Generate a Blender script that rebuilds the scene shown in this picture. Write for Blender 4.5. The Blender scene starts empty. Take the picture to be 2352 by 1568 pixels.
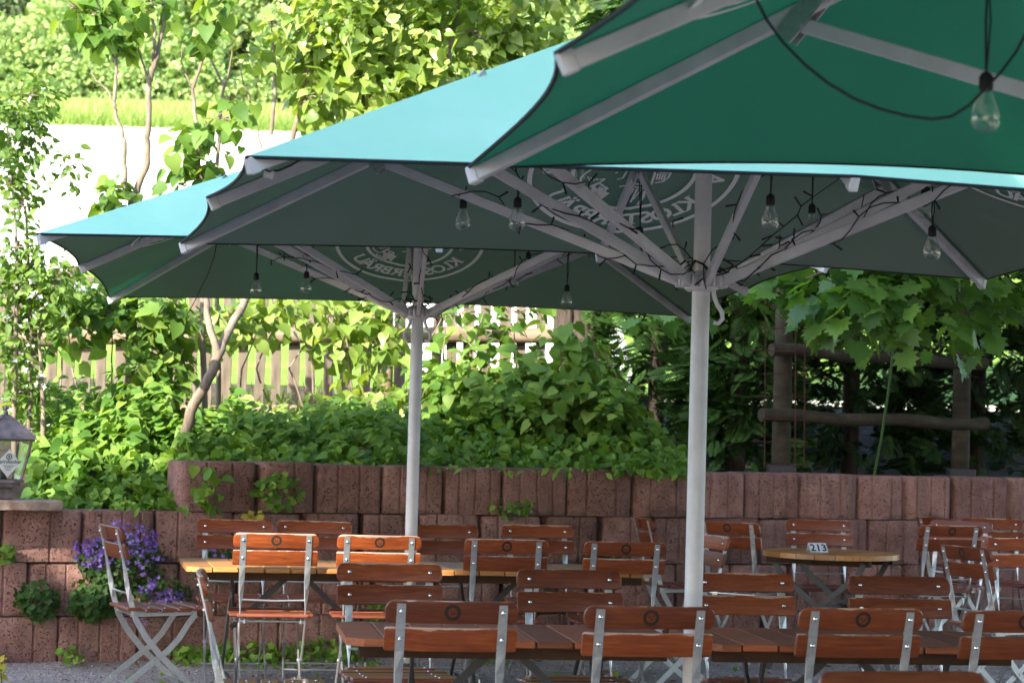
import bpy, bmesh, math, random
import numpy as np
from mathutils import Vector, Matrix
R = math.radians
rng = np.random.default_rng(7)
random.seed(7)
scene = bpy.context.scene
COL = scene.collection

# ------------------------------------------------------------------ camera
F, PITCH, ROLL, HC = 4999.3, 0.0405354, 0.0282299, 1.4302   # focal length in units of a 2352 wide frame
CX, CY = 1176.0, 784.0
def ray(x, y):
    a, b = x - CX, y - CY
    u = a*math.cos(ROLL) + b*math.sin(ROLL); w = -a*math.sin(ROLL) + b*math.cos(ROLL)
    fy = F*math.cos(PITCH) + w*math.sin(PITCH)
    return Vector((u/fy, 1, (F*math.sin(PITCH) - w*math.cos(PITCH))/fy))
def at(x, y, Y): return Vector((0, 0, HC)) + ray(x, y)*Y
def proj(P):
    x, y, z = P[0], P[1], P[2]-HC
    d = y*math.cos(PITCH)+z*math.sin(PITCH); v = -y*math.sin(PITCH)+z*math.cos(PITCH)
    u = F*x/d; w = -F*v/d
    return (CX+u*math.cos(ROLL)-w*math.sin(ROLL), CY+u*math.sin(ROLL)+w*math.cos(ROLL))
cam = bpy.data.cameras.new('camera'); camo = bpy.data.objects.new('camera', cam); COL.objects.link(camo)
r0 = Vector((1, 0, 0)); u0 = Vector((0, -math.sin(PITCH), math.cos(PITCH))); f0 = Vector((0, math.cos(PITCH), math.sin(PITCH)))
rr = r0*math.cos(ROLL) + u0*math.sin(ROLL); uu = u0*math.cos(ROLL) - r0*math.sin(ROLL)
camo.matrix_world = Matrix(((rr.x, uu.x, -f0.x, 0), (rr.y, uu.y, -f0.y, 0), (rr.z, uu.z, -f0.z, HC), (0, 0, 0, 1)))
cam.sensor_width = 36; cam.lens = F/2352*36; cam.clip_end = 1000; cam.clip_start = 0.05
cam.dof.use_dof = True; cam.dof.focus_distance = 9.5; cam.dof.aperture_fstop = 6.2
scene.camera = camo

# ------------------------------------------------------------------ light
SUN_EL, SUN_AZ = R(31), R(211)            # azimuth clockwise from +Y: behind the camera on the left
SD = Vector((math.sin(SUN_AZ)*math.cos(SUN_EL), math.cos(SUN_AZ)*math.cos(SUN_EL), math.sin(SUN_EL)))
W = bpy.data.worlds.new('World'); scene.world = W; W.use_nodes = True
nt = W.node_tree; bg = nt.nodes['Background']
sky = nt.nodes.new('ShaderNodeTexSky'); sky.sky_type = 'NISHITA'; sky.sun_disc = False
sky.sun_elevation = SUN_EL; sky.sun_rotation = SUN_AZ; sky.altitude = 400; sky.dust_density = 1.5
nt.links.new(sky.outputs[0], bg.inputs[0]); bg.inputs[1].default_value = 0.15
sl = bpy.data.lights.new('sun', 'SUN'); sl.energy = 3.2; sl.angle = R(0.53); sl.color = (1, .93, .80)
so = bpy.data.objects.new('sun', sl); COL.objects.link(so); so.rotation_euler = SD.to_track_quat('Z', 'Y').to_euler()
scene.view_settings.view_transform = 'Standard'; scene.view_settings.look = 'None'
scene.view_settings.gamma = 1; scene.view_settings.exposure = 2.38
scene.cycles.use_denoising = True
scene.cycles.max_bounces = 10; scene.cycles.transparent_max_bounces = 16; scene.cycles.transmission_bounces = 8
scene.cycles.sample_clamp_indirect = 6; scene.cycles.caustics_reflective = False; scene.cycles.caustics_refractive = False

# ------------------------------------------------------------------ mesh helpers
class MB:
    def __init__(s): s.v = []; s.f = []; s.m = []
    def add(s, vs, fs, mi=0):
        b = len(s.v); s.v += [tuple(p) for p in vs]
        for f in fs: s.f.append(tuple(b+i for i in f)); s.m.append(mi)
    def box(s, c, size, M=None, mi=0, bev=0.0):
        hx, hy, hz = size[0]/2, size[1]/2, size[2]/2
        c = Vector(c)
        if bev > 0:
            b = min(bev, hx*.9, hy*.9, hz*.9); vs = []; idx = {}
            for ax in range(3):
                for sx in (-1, 1):
                    for sy in (-1, 1):
                        for sz in (-1, 1):
                            sg = (sx, sy, sz); h = [hx, hy, hz]
                            p = [sg[i]*(h[i]-(0 if i == ax else b)) for i in range(3)]
                            idx[(ax, sg)] = len(vs); vs.append(Vector(p))
            fs = []
            for ax in range(3):
                o = [i for i in range(3) if i != ax]
                for sgn in (-1, 1):
                    ring = []
                    for (a, d) in ((-1, -1), (1, -1), (1, 1), (-1, 1)):
                        sg = [0, 0, 0]; sg[ax] = sgn; sg[o[0]] = a; sg[o[1]] = d; ring.append(idx[(ax, tuple(sg))])
                    flip = (sgn > 0) == (ax == 1)
                    fs.append(ring[::-1] if flip else ring)
            for ax in range(3):   # edges along ax
                o = [i for i in range(3) if i != ax]
                for a in (-1, 1):
                    for d in (-1, 1):
                        def k(face, sgn):
                            sg = [0, 0, 0]; sg[ax] = sgn; sg[o[0]] = a; sg[o[1]] = d; return idx[(face, tuple(sg))]
                        fs.append([k(o[0], -1), k(o[0], 1), k(o[1], 1), k(o[1], -1)])
            for sx in (-1, 1):
                for sy in (-1, 1):
                    for sz in (-1, 1): fs.append([idx[(i, (sx, sy, sz))] for i in range(3)])
        else:
            vs = [Vector((x, y, z)) for z in (-hz, hz) for y in (-hy, hy) for x in (-hx, hx)]
            fs = [(0, 2, 3, 1), (4, 5, 7, 6), (0, 1, 5, 4), (2, 6, 7, 3), (0, 4, 6, 2), (1, 3, 7, 5)]
        if M is not None: vs = [M @ p for p in vs]
        s.add([p+c for p in vs], fs, mi)
    def bar(s, p0, p1, w, h, up=(0, 0, 1), mi=0, bev=0.0):
        p0, p1 = Vector(p0), Vector(p1); d = (p1-p0); L = d.length; d.normalize()
        x = d.cross(Vector(up)); x = x.normalized() if x.length > 1e-5 else Vector((1, 0, 0)); z = x.cross(d)
        M = Matrix((x, d, z)).transposed()
        s.box((p0+p1)/2, (w, L, h), M, mi, bev)
    def strip(s, pts, sizes, sides, mi=0):
        """rectangular section swept along pts; sizes (a,b) per point, sides = direction of a"""
        pts = [Vector(p) for p in pts]; n = len(pts); vs = []
        for i in range(n):
            d = (pts[min(i+1, n-1)] - pts[max(i-1, 0)]).normalized()
            a = Vector(sides[i]); a = (a - d*a.dot(d)).normalized(); b = d.cross(a)
            wa, wb = sizes[i][0]/2, sizes[i][1]/2
            vs += [pts[i]+a*wa+b*wb, pts[i]-a*wa+b*wb, pts[i]-a*wa-b*wb, pts[i]+a*wa-b*wb]
        fs = [(3, 2, 1, 0), tuple(4*(n-1)+k for k in range(4))]
        for i in range(n-1):
            for k in range(4): fs.append((4*i+k, 4*i+(k+1) % 4, 4*i+4+(k+1) % 4, 4*i+4+k))
        s.add(vs, fs, mi)
    def tube(s, pts, rad, n=6, mi=0, caps=True):
        pts = [Vector(p) for p in pts]; m = len(pts)
        if not hasattr(rad, '__len__'): rad = [rad]*m
        ref = Vector((0.31, 0.17, 0.93)); vs = []
        for i in range(m):
            d = (pts[min(i+1, m-1)]-pts[max(i-1, 0)])
            d = d.normalized() if d.length > 1e-9 else Vector((0, 0, 1))
            if abs(d.dot(ref)) > .95: ref = Vector((1, 0.1, 0))
            a = (ref-d*ref.dot(d)).normalized(); b = d.cross(a); ref = a
            for k in range(n):
                t = 2*math.pi*k/n; vs.append(pts[i]+(a*math.cos(t)+b*math.sin(t))*rad[i])
        fs = []
        for i in range(m-1):
            for k in range(n): fs.append((i*n+k, i*n+(k+1) % n, (i+1)*n+(k+1) % n, (i+1)*n+k))
        if caps: fs += [tuple(range(n))[::-1], tuple((m-1)*n+k for k in range(n))]
        s.add(vs, fs, mi)
    def lathe(s, prof, c=(0, 0, 0), n=16, mi=0):
        c = Vector(c); m = len(prof); vs = []
        for r, z in prof:
            for k in range(n):
                t = 2*math.pi*k/n; vs.append(c+Vector((r*math.cos(t), r*math.sin(t), z)))
        fs = []
        for i in range(m-1):
            for k in range(n): fs.append((i*n+k, i*n+(k+1) % n, (i+1)*n+(k+1) % n, (i+1)*n+k))
        fs += [tuple(range(n))[::-1], tuple((m-1)*n+k for k in range(n))]
        s.add(vs, fs, mi)
    def prism(s, poly, y0, y1, mi=0, axis='y'):
        n = len(poly)
        if axis == 'y': a = [(p[0], y0, p[1]) for p in poly]; b = [(p[0], y1, p[1]) for p in poly]
        else: a = [(p[0], p[1], y0) for p in poly]; b = [(p[0], p[1], y1) for p in poly]
        fs = [tuple(range(n)), tuple(range(2*n-1, n-1, -1))]+[(i, n+i, n+(i+1) % n, (i+1) % n) for i in range(n)]
        s.add(a+b, fs, mi)
    def build(s, name, mats, parent=None, smooth=None):
        me = bpy.data.meshes.new(name); me.from_pydata(s.v, [], s.f)
        if not isinstance(mats, (list, tuple)): mats = [mats]
        for m in mats: me.materials.append(m)
        if len(mats) > 1: me.polygons.foreach_set('material_index', s.m)
        bm = bmesh.new(); bm.from_mesh(me); bmesh.ops.recalc_face_normals(bm, faces=bm.faces); bm.to_mesh(me); bm.free()
        if smooth is not None:
            me.polygons.foreach_set('use_smooth', [True]*len(me.polygons))
            if smooth < 180: me.set_sharp_from_angle(angle=R(smooth))
        me.update()
        return link(name, me, parent)
def link(name, me, parent=None):
    o = bpy.data.objects.new(name, me); COL.objects.link(o)
    if parent is not None: o.parent = parent
    return o
def tag(o, label=None, cat=None, group=None, kind=None):
    if label: o['label'] = label
    if cat: o['category'] = cat
    if group: o['group'] = group
    if kind: o['kind'] = kind
    return o
def empty(name, label, cat, loc=(0, 0, 0), rz=0.0, group=None):
    o = bpy.data.objects.new(name, None); COL.objects.link(o); o.empty_display_size = .1
    o.location = loc; o.rotation_euler = (0, 0, rz)
    return tag(o, label, cat, group)
def tri_mesh(name, V, T, mat, parent=None, smooth=True):
    """fast builder: V (n,3) array, T (m,3) array"""
    me = bpy.data.meshes.new(name)
    V = np.asarray(V, np.float32); T = np.asarray(T, np.int32)
    me.vertices.add(len(V)); me.vertices.foreach_set('co', V.ravel())
    me.loops.add(T.size); me.loops.foreach_set('vertex_index', T.ravel())
    me.polygons.add(len(T)); me.polygons.foreach_set('loop_start', np.arange(0, T.size, 3, dtype=np.int32))
    me.update(calc_edges=True)
    if smooth: me.polygons.foreach_set('use_smooth', np.ones(len(T), bool))
    for m in (mat if isinstance(mat, (list, tuple)) else [mat]): me.materials.append(m)
    return link(name, me, parent)

# ------------------------------------------------------------------ materials
def newmat(name):
    m = bpy.data.materials.new(name); m.use_nodes = True
    return m, m.node_tree, m.node_tree.nodes['Principled BSDF']
def N(t, typ, **kw):
    n = t.nodes.new(typ)
    for k, v in kw.items(): setattr(n, k, v)
    return n
def ramp(t, src, stops):
    r = N(t, 'ShaderNodeValToRGB'); e = r.color_ramp.elements
    e[0].position, e[0].color = stops[0][0], (*stops[0][1], 1); e[1].position, e[1].color = stops[-1][0], (*stops[-1][1], 1)
    for p, c in stops[1:-1]:
        x = e.new(p); x.color = (*c, 1)
    t.links.new(src, r.inputs[0]); return r.outputs[0]
def noise(t, scale, detail=4, rough=.55, vec=None, w=None):
    n = N(t, 'ShaderNodeTexNoise'); n.inputs['Scale'].default_value = scale; n.inputs['Detail'].default_value = detail; n.inputs['Roughness'].default_value = rough
    if w is not None: n.noise_dimensions = '4D'; t.links.new(w, n.inputs['W'])
    if vec is not None: t.links.new(vec, n.inputs['Vector'])
    return n.outputs['Fac']
def coords(t, which='Object', scale=None):
    c = N(t, 'ShaderNodeTexCoord'); o = c.outputs[which]
    if scale:
        m = N(t, 'ShaderNodeMapping'); m.inputs['Scale'].default_value = scale; t.links.new(o, m.inputs[0]); o = m.outputs[0]
    return o
def bump(t, src, strength, dist, bsdf, chain=None):
    b = N(t, 'ShaderNodeBump'); b.inputs['Strength'].default_value = strength; b.inputs['Distance'].default_value = dist
    t.links.new(src, b.inputs['Height'])
    if chain is not None: t.links.new(chain, b.inputs['Normal'])
    t.links.new(b.outputs[0], bsdf.inputs['Normal']); return b.outputs[0]
def mixc(t, fac, a, b, mode='MIX'):
    m = N(t, 'ShaderNodeMix', data_type='RGBA', blend_type=mode)
    for s, v in ((0, fac), (6, a), (7, b)):
        if hasattr(v, 'is_output') or isinstance(v, bpy.types.NodeSocket): t.links.new(v, m.inputs[s])
        elif s == 0: m.inputs[0].default_value = v
        else: m.inputs[s].default_value = (*v, 1)
    return m.outputs[2]
def maths(t, op, a, b=0.0, clamp=False):
    m = N(t, 'ShaderNodeMath', operation=op); m.use_clamp = clamp
    for i, v in enumerate((a, b)):
        if isinstance(v, bpy.types.NodeSocket): t.links.new(v, m.inputs[i])
        else: m.inputs[i].default_value = v
    return m.outputs[0]
def set_(b, **k):
    for n, v in k.items():
        n = {'base': 'Base Color', 'rough': 'Roughness', 'metal': 'Metallic', 'coat': 'Coat Weight', 'coatr': 'Coat Roughness', 'spec': 'Specular IOR Level'}[n]
        b.inputs[n].default_value = (*v, 1) if isinstance(v, tuple) else v
def mat_leaf(name, cols, trans=.4, tcol=None, rough=.55, spec=.28):
    m, t, b = newmat(name)
    g = N(t, 'ShaderNodeNewGeometry')
    n = len(cols); c = ramp(t, g.outputs['Random Per Island'], [(i/(n-1), cols[i]) for i in range(n)])
    t.links.new(c, b.inputs['Base Color']); set_(b, rough=rough, spec=spec)
    tr = N(t, 'ShaderNodeBsdfTranslucent')
    tc = mixc(t, 1.0, c, tcol or (1.6, 1.5, .5), 'MULTIPLY'); t.links.new(tc, tr.inputs[0])
    mx = N(t, 'ShaderNodeMixShader'); mx.inputs[0].default_value = trans
    t.links.new(b.outputs[0], mx.inputs[1]); t.links.new(tr.outputs[0], mx.inputs[2])
    t.links.new(mx.outputs[0], t.nodes['Material Output'].inputs[0]); return m
def mat_noise(name, stops, scale, rough=.8, bs=0, bd=.01, bscale=None, spec=.3, vec_scale=None, detail=5):
    m, t, b = newmat(name); v = coords(t, 'Object', vec_scale)
    c = ramp(t, noise(t, scale, detail, .6, v), stops); t.links.new(c, b.inputs['Base Color']); set_(b, rough=rough, spec=spec)
    if bs: bump(t, noise(t, bscale or scale*4, 6, .65, v), bs, bd, b)
    return m
def mat_wood(name, dark, mid, light, worn, rough=.38, coat=.25, wear=.9):
    m, t, b = newmat(name)
    oi = N(t, 'ShaderNodeObjectInfo'); w = maths(t, 'MULTIPLY', oi.outputs['Random'], 37.0)
    v = coords(t, 'Object', (1.2, 18, 18))
    g = noise(t, 6, 6, .65, v, w); c = ramp(t, g, [(.25, dark), (.5, mid), (.75, light)])
    v2 = coords(t, 'Object'); big = noise(t, 5, 3, .5, v2, w)
    c = mixc(t, maths(t, 'MULTIPLY', big, .45), c, dark)
    # per piece brightness
    val = N(t, 'ShaderNodeHueSaturation'); t.links.new(c, val.inputs['Color'])
    t.links.new(maths(t, 'ADD', maths(t, 'MULTIPLY', oi.outputs['Random'], .7), .64), val.inputs['Value']); c = val.outputs[0]
    # worn lacquer along the upper edge and corners
    gen = N(t, 'ShaderNodeSeparateXYZ'); t.links.new(coords(t, 'Generated'), gen.inputs[0])
    wn = noise(t, 9, 5, .6, coords(t, 'Object', (1, 1, 1)), w)
    edge = maths(t, 'ADD', gen.outputs[2], maths(t, 'MULTIPLY', maths(t, 'SUBTRACT', wn, .5), .55))
    edge = maths(t, 'ADD', edge, maths(t, 'MULTIPLY', maths(t, 'SUBTRACT', oi.outputs['Random'], .6), .14))
    st = ramp(t, edge, [(wear+.045, (0, 0, 0)), (wear+.075, (1, 1, 1))])
    c = mixc(t, maths(t, 'MULTIPLY', st, .8), c, worn)
    t.links.new(c, b.inputs['Base Color']); set_(b, rough=rough, coat=coat, coatr=.25)
    t.links.new(maths(t, 'ADD', maths(t, 'MULTIPLY', g, .25), rough-.1), b.inputs['Roughness'])
    bump(t, g, .15, .002, b); return m
def mat_metal(name, base, rough, metal=.9, sc=60):
    m, t, b = newmat(name); v = coords(t)
    c = ramp(t, noise(t, sc, 4, .6, v), [(.3, tuple(x*.75 for x in base)), (.7, base)])
    t.links.new(c, b.inputs['Base Color']); set_(b, rough=rough, metal=metal); return m

M = {}
M['slat'] = mat_wood('lacquered_slat_wood', (.085, .015, .004), (.20, .043, .008), (.33, .092, .016), (.46, .32, .25), rough=.42, coat=.18)
M['seat'] = mat_wood('seat_slat_wood', (.10, .026, .014), (.18, .048, .024), (.26, .085, .04), (.45, .33, .27), wear=.97)
M['board'] = mat_wood('brown_table_board', (.12, .028, .009), (.26, .068, .022), (.38, .12, .038), (.34, .20, .12), rough=.55, coat=0, wear=1.12)
M['honey'] = mat_wood('honey_table_board', (.22, .085, .022), (.42, .19, .055), (.55, .28, .085), (.55, .33, .12), rough=.36, wear=1.1)
M['under'] = mat_noise('table_batten_wood', [(.3, (.03, .015, .009)), (.7, (.06, .03, .015))], 12)
M['steel'] = mat_metal('galvanised_steel', (.56, .57, .58), .42, .85)
M['rod'] = mat_metal('steel_rod', (.66, .68, .70), .28, .9)
M['rivet'] = mat_metal('polished_rivet', (.82, .82, .82), .15, 1)
M['iron'] = mat_metal('dark_painted_iron', (.055, .055, .06), .5, .3)
M['brand'] = mat_noise('burnt_mark', [(.3, (.012, .008, .006)), (.7, (.035, .018, .012))], 200, .7)
m, t, b = newmat('white_painted_aluminium'); v = coords(t)
t.links.new(ramp(t, noise(t, 9, 5, .6, v), [(.25, (.45, .455, .49)), (.7, (.585, .59, .635))]), b.inputs['Base Color']); set_(b, rough=.42); M['white'] = m
M['cap'] = mat_noise('white_plastic', [(.3, (.48, .48, .52)), (.7, (.58, .58, .61))], 20, .4)
M['binding'] = mat_noise('dark_hem', [(.3, (.006, .012, .014)), (.7, (.012, .02, .022))], 60, .8)
M['print'] = mat_noise('white_print', [(.3, (.78, .82, .81)), (.7, (.86, .89, .88))], 30, .7)
def mat_canvas(name, stops, trans, tcol, tf):
    m, t, b = newmat(name); v = coords(t)
    c = ramp(t, noise(t, 1.6, 5, .6, v), stops); t.links.new(c, b.inputs['Base Color']); set_(b, rough=.75, spec=.25)
    wv = noise(t, 420, 2, .5, v); n1 = bump(t, wv, .25, .001, b); bump(t, noise(t, 2.6, 3, .5, coords(t, 'Object', (1, 1, .3))), .6, .04, b, n1)
    tr = N(t, 'ShaderNodeBsdfTranslucent'); tr.inputs[0].default_value = (*tcol, 1)
    mx = N(t, 'ShaderNodeMixShader'); mx.inputs[0].default_value = tf
    t.links.new(b.outputs[0], mx.inputs[1]); t.links.new(tr.outputs[0], mx.inputs[2])
    t.links.new(mx.outputs[0], t.nodes['Material Output'].inputs[0]); return m
M['canvas_out'] = mat_canvas('skylit_pale_canvas_outside', [(.3, (.41, .83, .60)), (.55, (.46, .87, .64)), (.75, (.52, .90, .69))], .4, (.05, .60, .42), .22)  # sky brightness on the canopy tops is put into this pale teal
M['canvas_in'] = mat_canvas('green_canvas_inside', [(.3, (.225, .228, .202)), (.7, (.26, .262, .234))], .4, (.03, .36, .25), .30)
M['canvas_sunglow'] = mat_canvas('sunglow_green_canvas_inside', [(.3, (.052, .150, .112)), (.7, (.066, .170, .130))], .4, (.02, .74, .50), .37)  # sun glow through the nearest canopy is put into this stronger green
m, t, b = newmat('clear_glass'); t.nodes.remove(b)
tp = N(t, 'ShaderNodeBsdfTransparent'); tp.inputs[0].default_value = (.93, .95, .94, 1)
gl = N(t, 'ShaderNodeBsdfGlossy'); gl.inputs['Roughness'].default_value = .04
lw = N(t, 'ShaderNodeLayerWeight'); lw.inputs[0].default_value = .35
mx = N(t, 'ShaderNodeMixShader'); t.links.new(maths(t, 'ADD', maths(t, 'MULTIPLY', lw.outputs['Facing'], .5), .07), mx.inputs[0])
t.links.new(tp.outputs[0], mx.inputs[1]); t.links.new(gl.outputs[0], mx.inputs[2]); t.links.new(mx.outputs[0], t.nodes['Material Output'].inputs[0])
M['glass'] = m
M['black'] = mat_noise('black_rubber', [(.3, (.008, .008, .009)), (.7, (.016, .016, .018))], 40, .6)
# split block concrete
m, t, b = newmat('red_split_concrete'); v = coords(t); oi = N(t, 'ShaderNodeObjectInfo'); w = maths(t, 'MULTIPLY', oi.outputs['Random'], 20.0)
c = ramp(t, noise(t, 6, 6, .65, v, w), [(.25, (.165, .084, .070)), (.5, (.262, .140, .118)), (.75, (.365, .215, .186))])
vo = N(t, 'ShaderNodeTexVoronoi'); vo.inputs['Scale'].default_value = 75; t.links.new(v, vo.inputs['Vector'])
pit = noise(t, 95, 3, .6, v, w); pm = ramp(t, pit, [(.335, (0, 0, 0)), (.44, (1, 1, 1))])
c2 = mixc(t, pm, (.055, .028, .026), c)
st = noise(t, 3.2, 4, .6, coords(t, 'Object', (2.2, 1, .5)), w)
c2 = mixc(t, ramp(t, st, [(.52, (0, 0, 0)), (.72, (.75, .75, .75))]), c2, (.10, .07, .062))
spk = ramp(t, noise(t, 170, 2, .5, v, w), [(.64, (0, 0, 0)), (.72, (.6, .6, .6))]); c2 = mixc(t, spk, c2, (.45, .33, .30))
hs = N(t, 'ShaderNodeHueSaturation'); t.links.new(c2, hs.inputs['Color']); t.links.new(maths(t, 'ADD', maths(t, 'MULTIPLY', oi.outputs['Random'], .45), .76), hs.inputs['Value']); c2 = hs.outputs[0]
gs = N(t, 'ShaderNodeSeparateXYZ'); t.links.new(coords(t, 'Generated'), gs.inputs[0])
ms = maths(t, 'ADD', gs.outputs[2], maths(t, 'MULTIPLY', maths(t, 'SUBTRACT', noise(t, 5, 5, .65, v, w), .5), 1.3))
c2 = mixc(t, maths(t, 'MULTIPLY', ramp(t, ms, [(1.1, (0, 0, 0)), (1.25, (1, 1, 1))]), .6), c2, (.075, .085, .028))
dr = maths(t, 'ADD', maths(t, 'SUBTRACT', 1.0, gs.outputs[2]), maths(t, 'MULTIPLY', maths(t, 'SUBTRACT', noise(t, 4, 4, .6, v, w), .5), 1.2))
c2 = mixc(t, maths(t, 'MULTIPLY', ramp(t, dr, [(.95, (0, 0, 0)), (1.2, (1, 1, 1))]), .45), c2, (.06, .045, .038))
t.links.new(c2, b.inputs['Base Color']); set_(b, rough=.92, spec=.2)
h = maths(t, 'ADD', maths(t, 'MULTIPLY', pm, .8), maths(t, 'MULTIPLY', noise(t, 40, 4, .6, v, w), .6)); bump(t, h, .9, .010, b)
M['block'] = m
M['slab'] = mat_noise('weathered_stone', [(.3, (.13, .08, .065)), (.5, (.24, .17, .14)), (.75, (.40, .34, .29))], 14, .9, .7, .01, 40)
# gravel
m, t, b = newmat('gravel'); v = coords(t)
vo = N(t, 'ShaderNodeTexVoronoi'); vo.inputs['Scale'].default_value = 85; t.links.new(v, vo.inputs['Vector'])
sx = N(t, 'ShaderNodeSeparateColor'); t.links.new(vo.outputs['Color'], sx.inputs[0])
c = ramp(t, sx.outputs[0], [(0, (.20, .16, .15)), (.5, (.34, .285, .275)), (1, (.53, .46, .44))])
c = mixc(t, ramp(t, noise(t, 1.3, 5, .6, v), [(.45, (0, 0, 0)), (.65, (.7, .7, .7))]), c, (.16, .125, .095))
t.links.new(c, b.inputs['Base Color']); set_(b, rough=.9); bump(t, vo.outputs['Distance'], .8, .012, b); M['gravel'] = m
M['stone'] = mat_leaf('pebbles', [(.14, .115, .11), (.26, .22, .21), (.42, .37, .35)], 0.0)
M['deadleaf'] = mat_leaf('dead_leaves', [(.10, .045, .02), (.22, .10, .04), (.36, .24, .12)], .15, (1, .8, .5))
M['soil'] = mat_noise('soil', [(.3, (.035, .025, .015)), (.7, (.09, .065, .04))], 5, .95, .5, .03)
M['meadow'] = mat_noise('meadow', [(.3, (.12, .21, .018)), (.55, (.17, .28, .03)), (.75, (.23, .34, .05))], .9, .9, .5, .06, 9)
M['field'] = mat_noise('pale_grain_field', [(.3, (.60, .60, .48)), (.7, (.74, .73, .62))], .25, .95, .3, .05, 6)
M['verge'] = mat_noise('verge_grass', [(.3, (.16, .24, .03)), (.7, (.30, .38, .06))], .5, .9)
M['ffloor'] = mat_noise('forest_floor', [(.3, (.04, .07, .02)), (.7, (.09, .13, .035))], .3, .95)
LG = [(.07, .15, .026), (.105, .205, .034), (.155, .265, .045), (.215, .31, .065)]
M['lilac'] = mat_leaf('lilac_leaf', LG, .42, (1.7, 1.5, .5))
M['lilac_top'] = mat_leaf('lilac_leaf_pale', [(.12, .20, .035), (.19, .285, .05), (.27, .36, .08), (.36, .44, .15)], .42, (1.6, 1.5, .5), .38, .6)  # paler leaf tones for the upper crown and the brighter shrub
M['cover'] = mat_leaf('ground_cover_leaf', [(.075, .175, .028), (.135, .255, .038), (.215, .335, .055)], .38, (1.6, 1.5, .5))
M['jasmine'] = mat_leaf('jasmine_leaf', [(.075, .15, .03), (.12, .21, .04), (.19, .28, .06)], .42, (1.6, 1.5, .5))
M['petal'] = mat_leaf('white_petal', [(.74, .74, .66), (.85, .84, .78)], .35, (1, 1, 1))
M['purple'] = mat_leaf('bellflower_petal', [(.20, .11, .46), (.29, .17, .58), (.40, .28, .72)], .35, (1.1, .9, 1.1))
M['herb'] = mat_leaf('herb_leaf', [(.03, .075, .022), (.05, .11, .03), (.085, .16, .04)], .3)
M['yellowleaf'] = mat_leaf('yellow_leaf', [(.42, .34, .06), (.55, .45, .10)], .35, (1, .95, .6))
M['thuja'] = mat_leaf('thuja_spray', [(.014, .036, .011), (.026, .058, .014), (.05, .10, .022)], .22, (1.3, 1.4, .5))
M['plaster'] = mat_noise('house_plaster', [(.3, (.26, .22, .17)), (.7, (.34, .29, .23))], 2, .9, .3, .01, 60)
M['tile'] = mat_noise('roof_tile', [(.3, (.10, .04, .025)), (.7, (.18, .075, .05))], 6, .8, .5, .02, 20)
M['shadeleaf'] = mat_leaf('light_blocking_plane_leaf', [(.02, .06, .016), (.035, .09, .022), (.055, .12, .028)], .2)  # darkened leaf colours so the unseen crowns pass less light
M['thuja_light'] = mat_leaf('pale_thuja_spray', [(.03, .075, .018), (.055, .125, .026), (.09, .18, .04)], .25, (1.3, 1.4, .5))  # paler green copy for the two leftmost thuja trees
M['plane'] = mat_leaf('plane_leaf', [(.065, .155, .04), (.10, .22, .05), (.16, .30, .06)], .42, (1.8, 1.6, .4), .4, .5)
M['far'] = mat_leaf('hazy_forest_leaf', [(.17, .28, .11), (.26, .37, .13), (.37, .46, .18)], .3, (1.4, 1.4, .6), .7, .15)  # haze over the far trees is put into these pale greens
M['fardark'] = mat_leaf('pine_needles', [(.045, .075, .035), (.07, .105, .045), (.10, .14, .06)], .15, (1.2, 1.2, .7), .7, .15)
M['farpale'] = mat_leaf('young_spruce_needles', [(.16, .24, .06), (.22, .31, .08), (.27, .36, .10)], .3, (1.3, 1.3, .7), .7, .15)
M['grass'] = mat_leaf('grass_blade', [(.09, .16, .03), (.14, .22, .04), (.20, .28, .06)], .4)
M['grassy'] = mat_leaf('dry_grass_blade', [(.17, .26, .07), (.26, .34, .11), (.36, .42, .19)], .4)
M['bark'] = mat_noise('grey_brown_bark', [(.3, (.13, .10, .075)), (.5, (.22, .17, .125)), (.75, (.33, .27, .21))], 14, .9, .6, .01, 50, vec_scale=(1, 1, .25))
M['barkdark'] = mat_noise('dark_bark', [(.3, (.03, .022, .018)), (.5, (.058, .042, .034)), (.75, (.10, .075, .06))], 9, .95, .9, .03, 22, vec_scale=(1, 1, .3))
M['picket'] = mat_noise('weathered_picket', [(.25, (.07, .055, .04)), (.5, (.125, .10, .075)), (.75, (.20, .165, .13))], 7, .9, .4, .004, 40, vec_scale=(3, 3, .5))
M['log'] = mat_noise('weathered_log', [(.25, (.12, .085, .055)), (.5, (.20, .145, .095)), (.75, (.30, .23, .16))], 7, .85, .5, .006, 40, vec_scale=(.4, 3, 3))
M['logdark'] = mat_noise('dark_brown_log', [(.25, (.024, .020, .012)), (.5, (.045, .037, .023)), (.75, (.08, .068, .044))], 7, .9, .5, .006, 40, vec_scale=(.6, 2, 2))  # darker brown than the fence logs
M['rust'] = mat_noise('rusty_wire', [(.3, (.04, .016, .012)), (.7, (.085, .032, .022))], 60, .9)
M['copper'] = mat_noise('weathered_copper', [(.3, (.07, .065, .058)), (.5, (.14, .115, .118)), (.75, (.24, .20, .21))], 16, .6, .3, .004, 60)
M['lampglass'] = M['glass']
M['sticker'] = mat_noise('white_sticker', [(.3, (.66, .68, .66)), (.7, (.74, .76, .74))], 8, .5)
M['ink'] = mat_noise('black_ink', [(.3, (.012, .012, .014)), (.7, (.02, .02, .022))], 30, .6)
M['steelsign'] = mat_metal('brushed_sign_steel', (.74, .77, .82), .5, .15)

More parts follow.
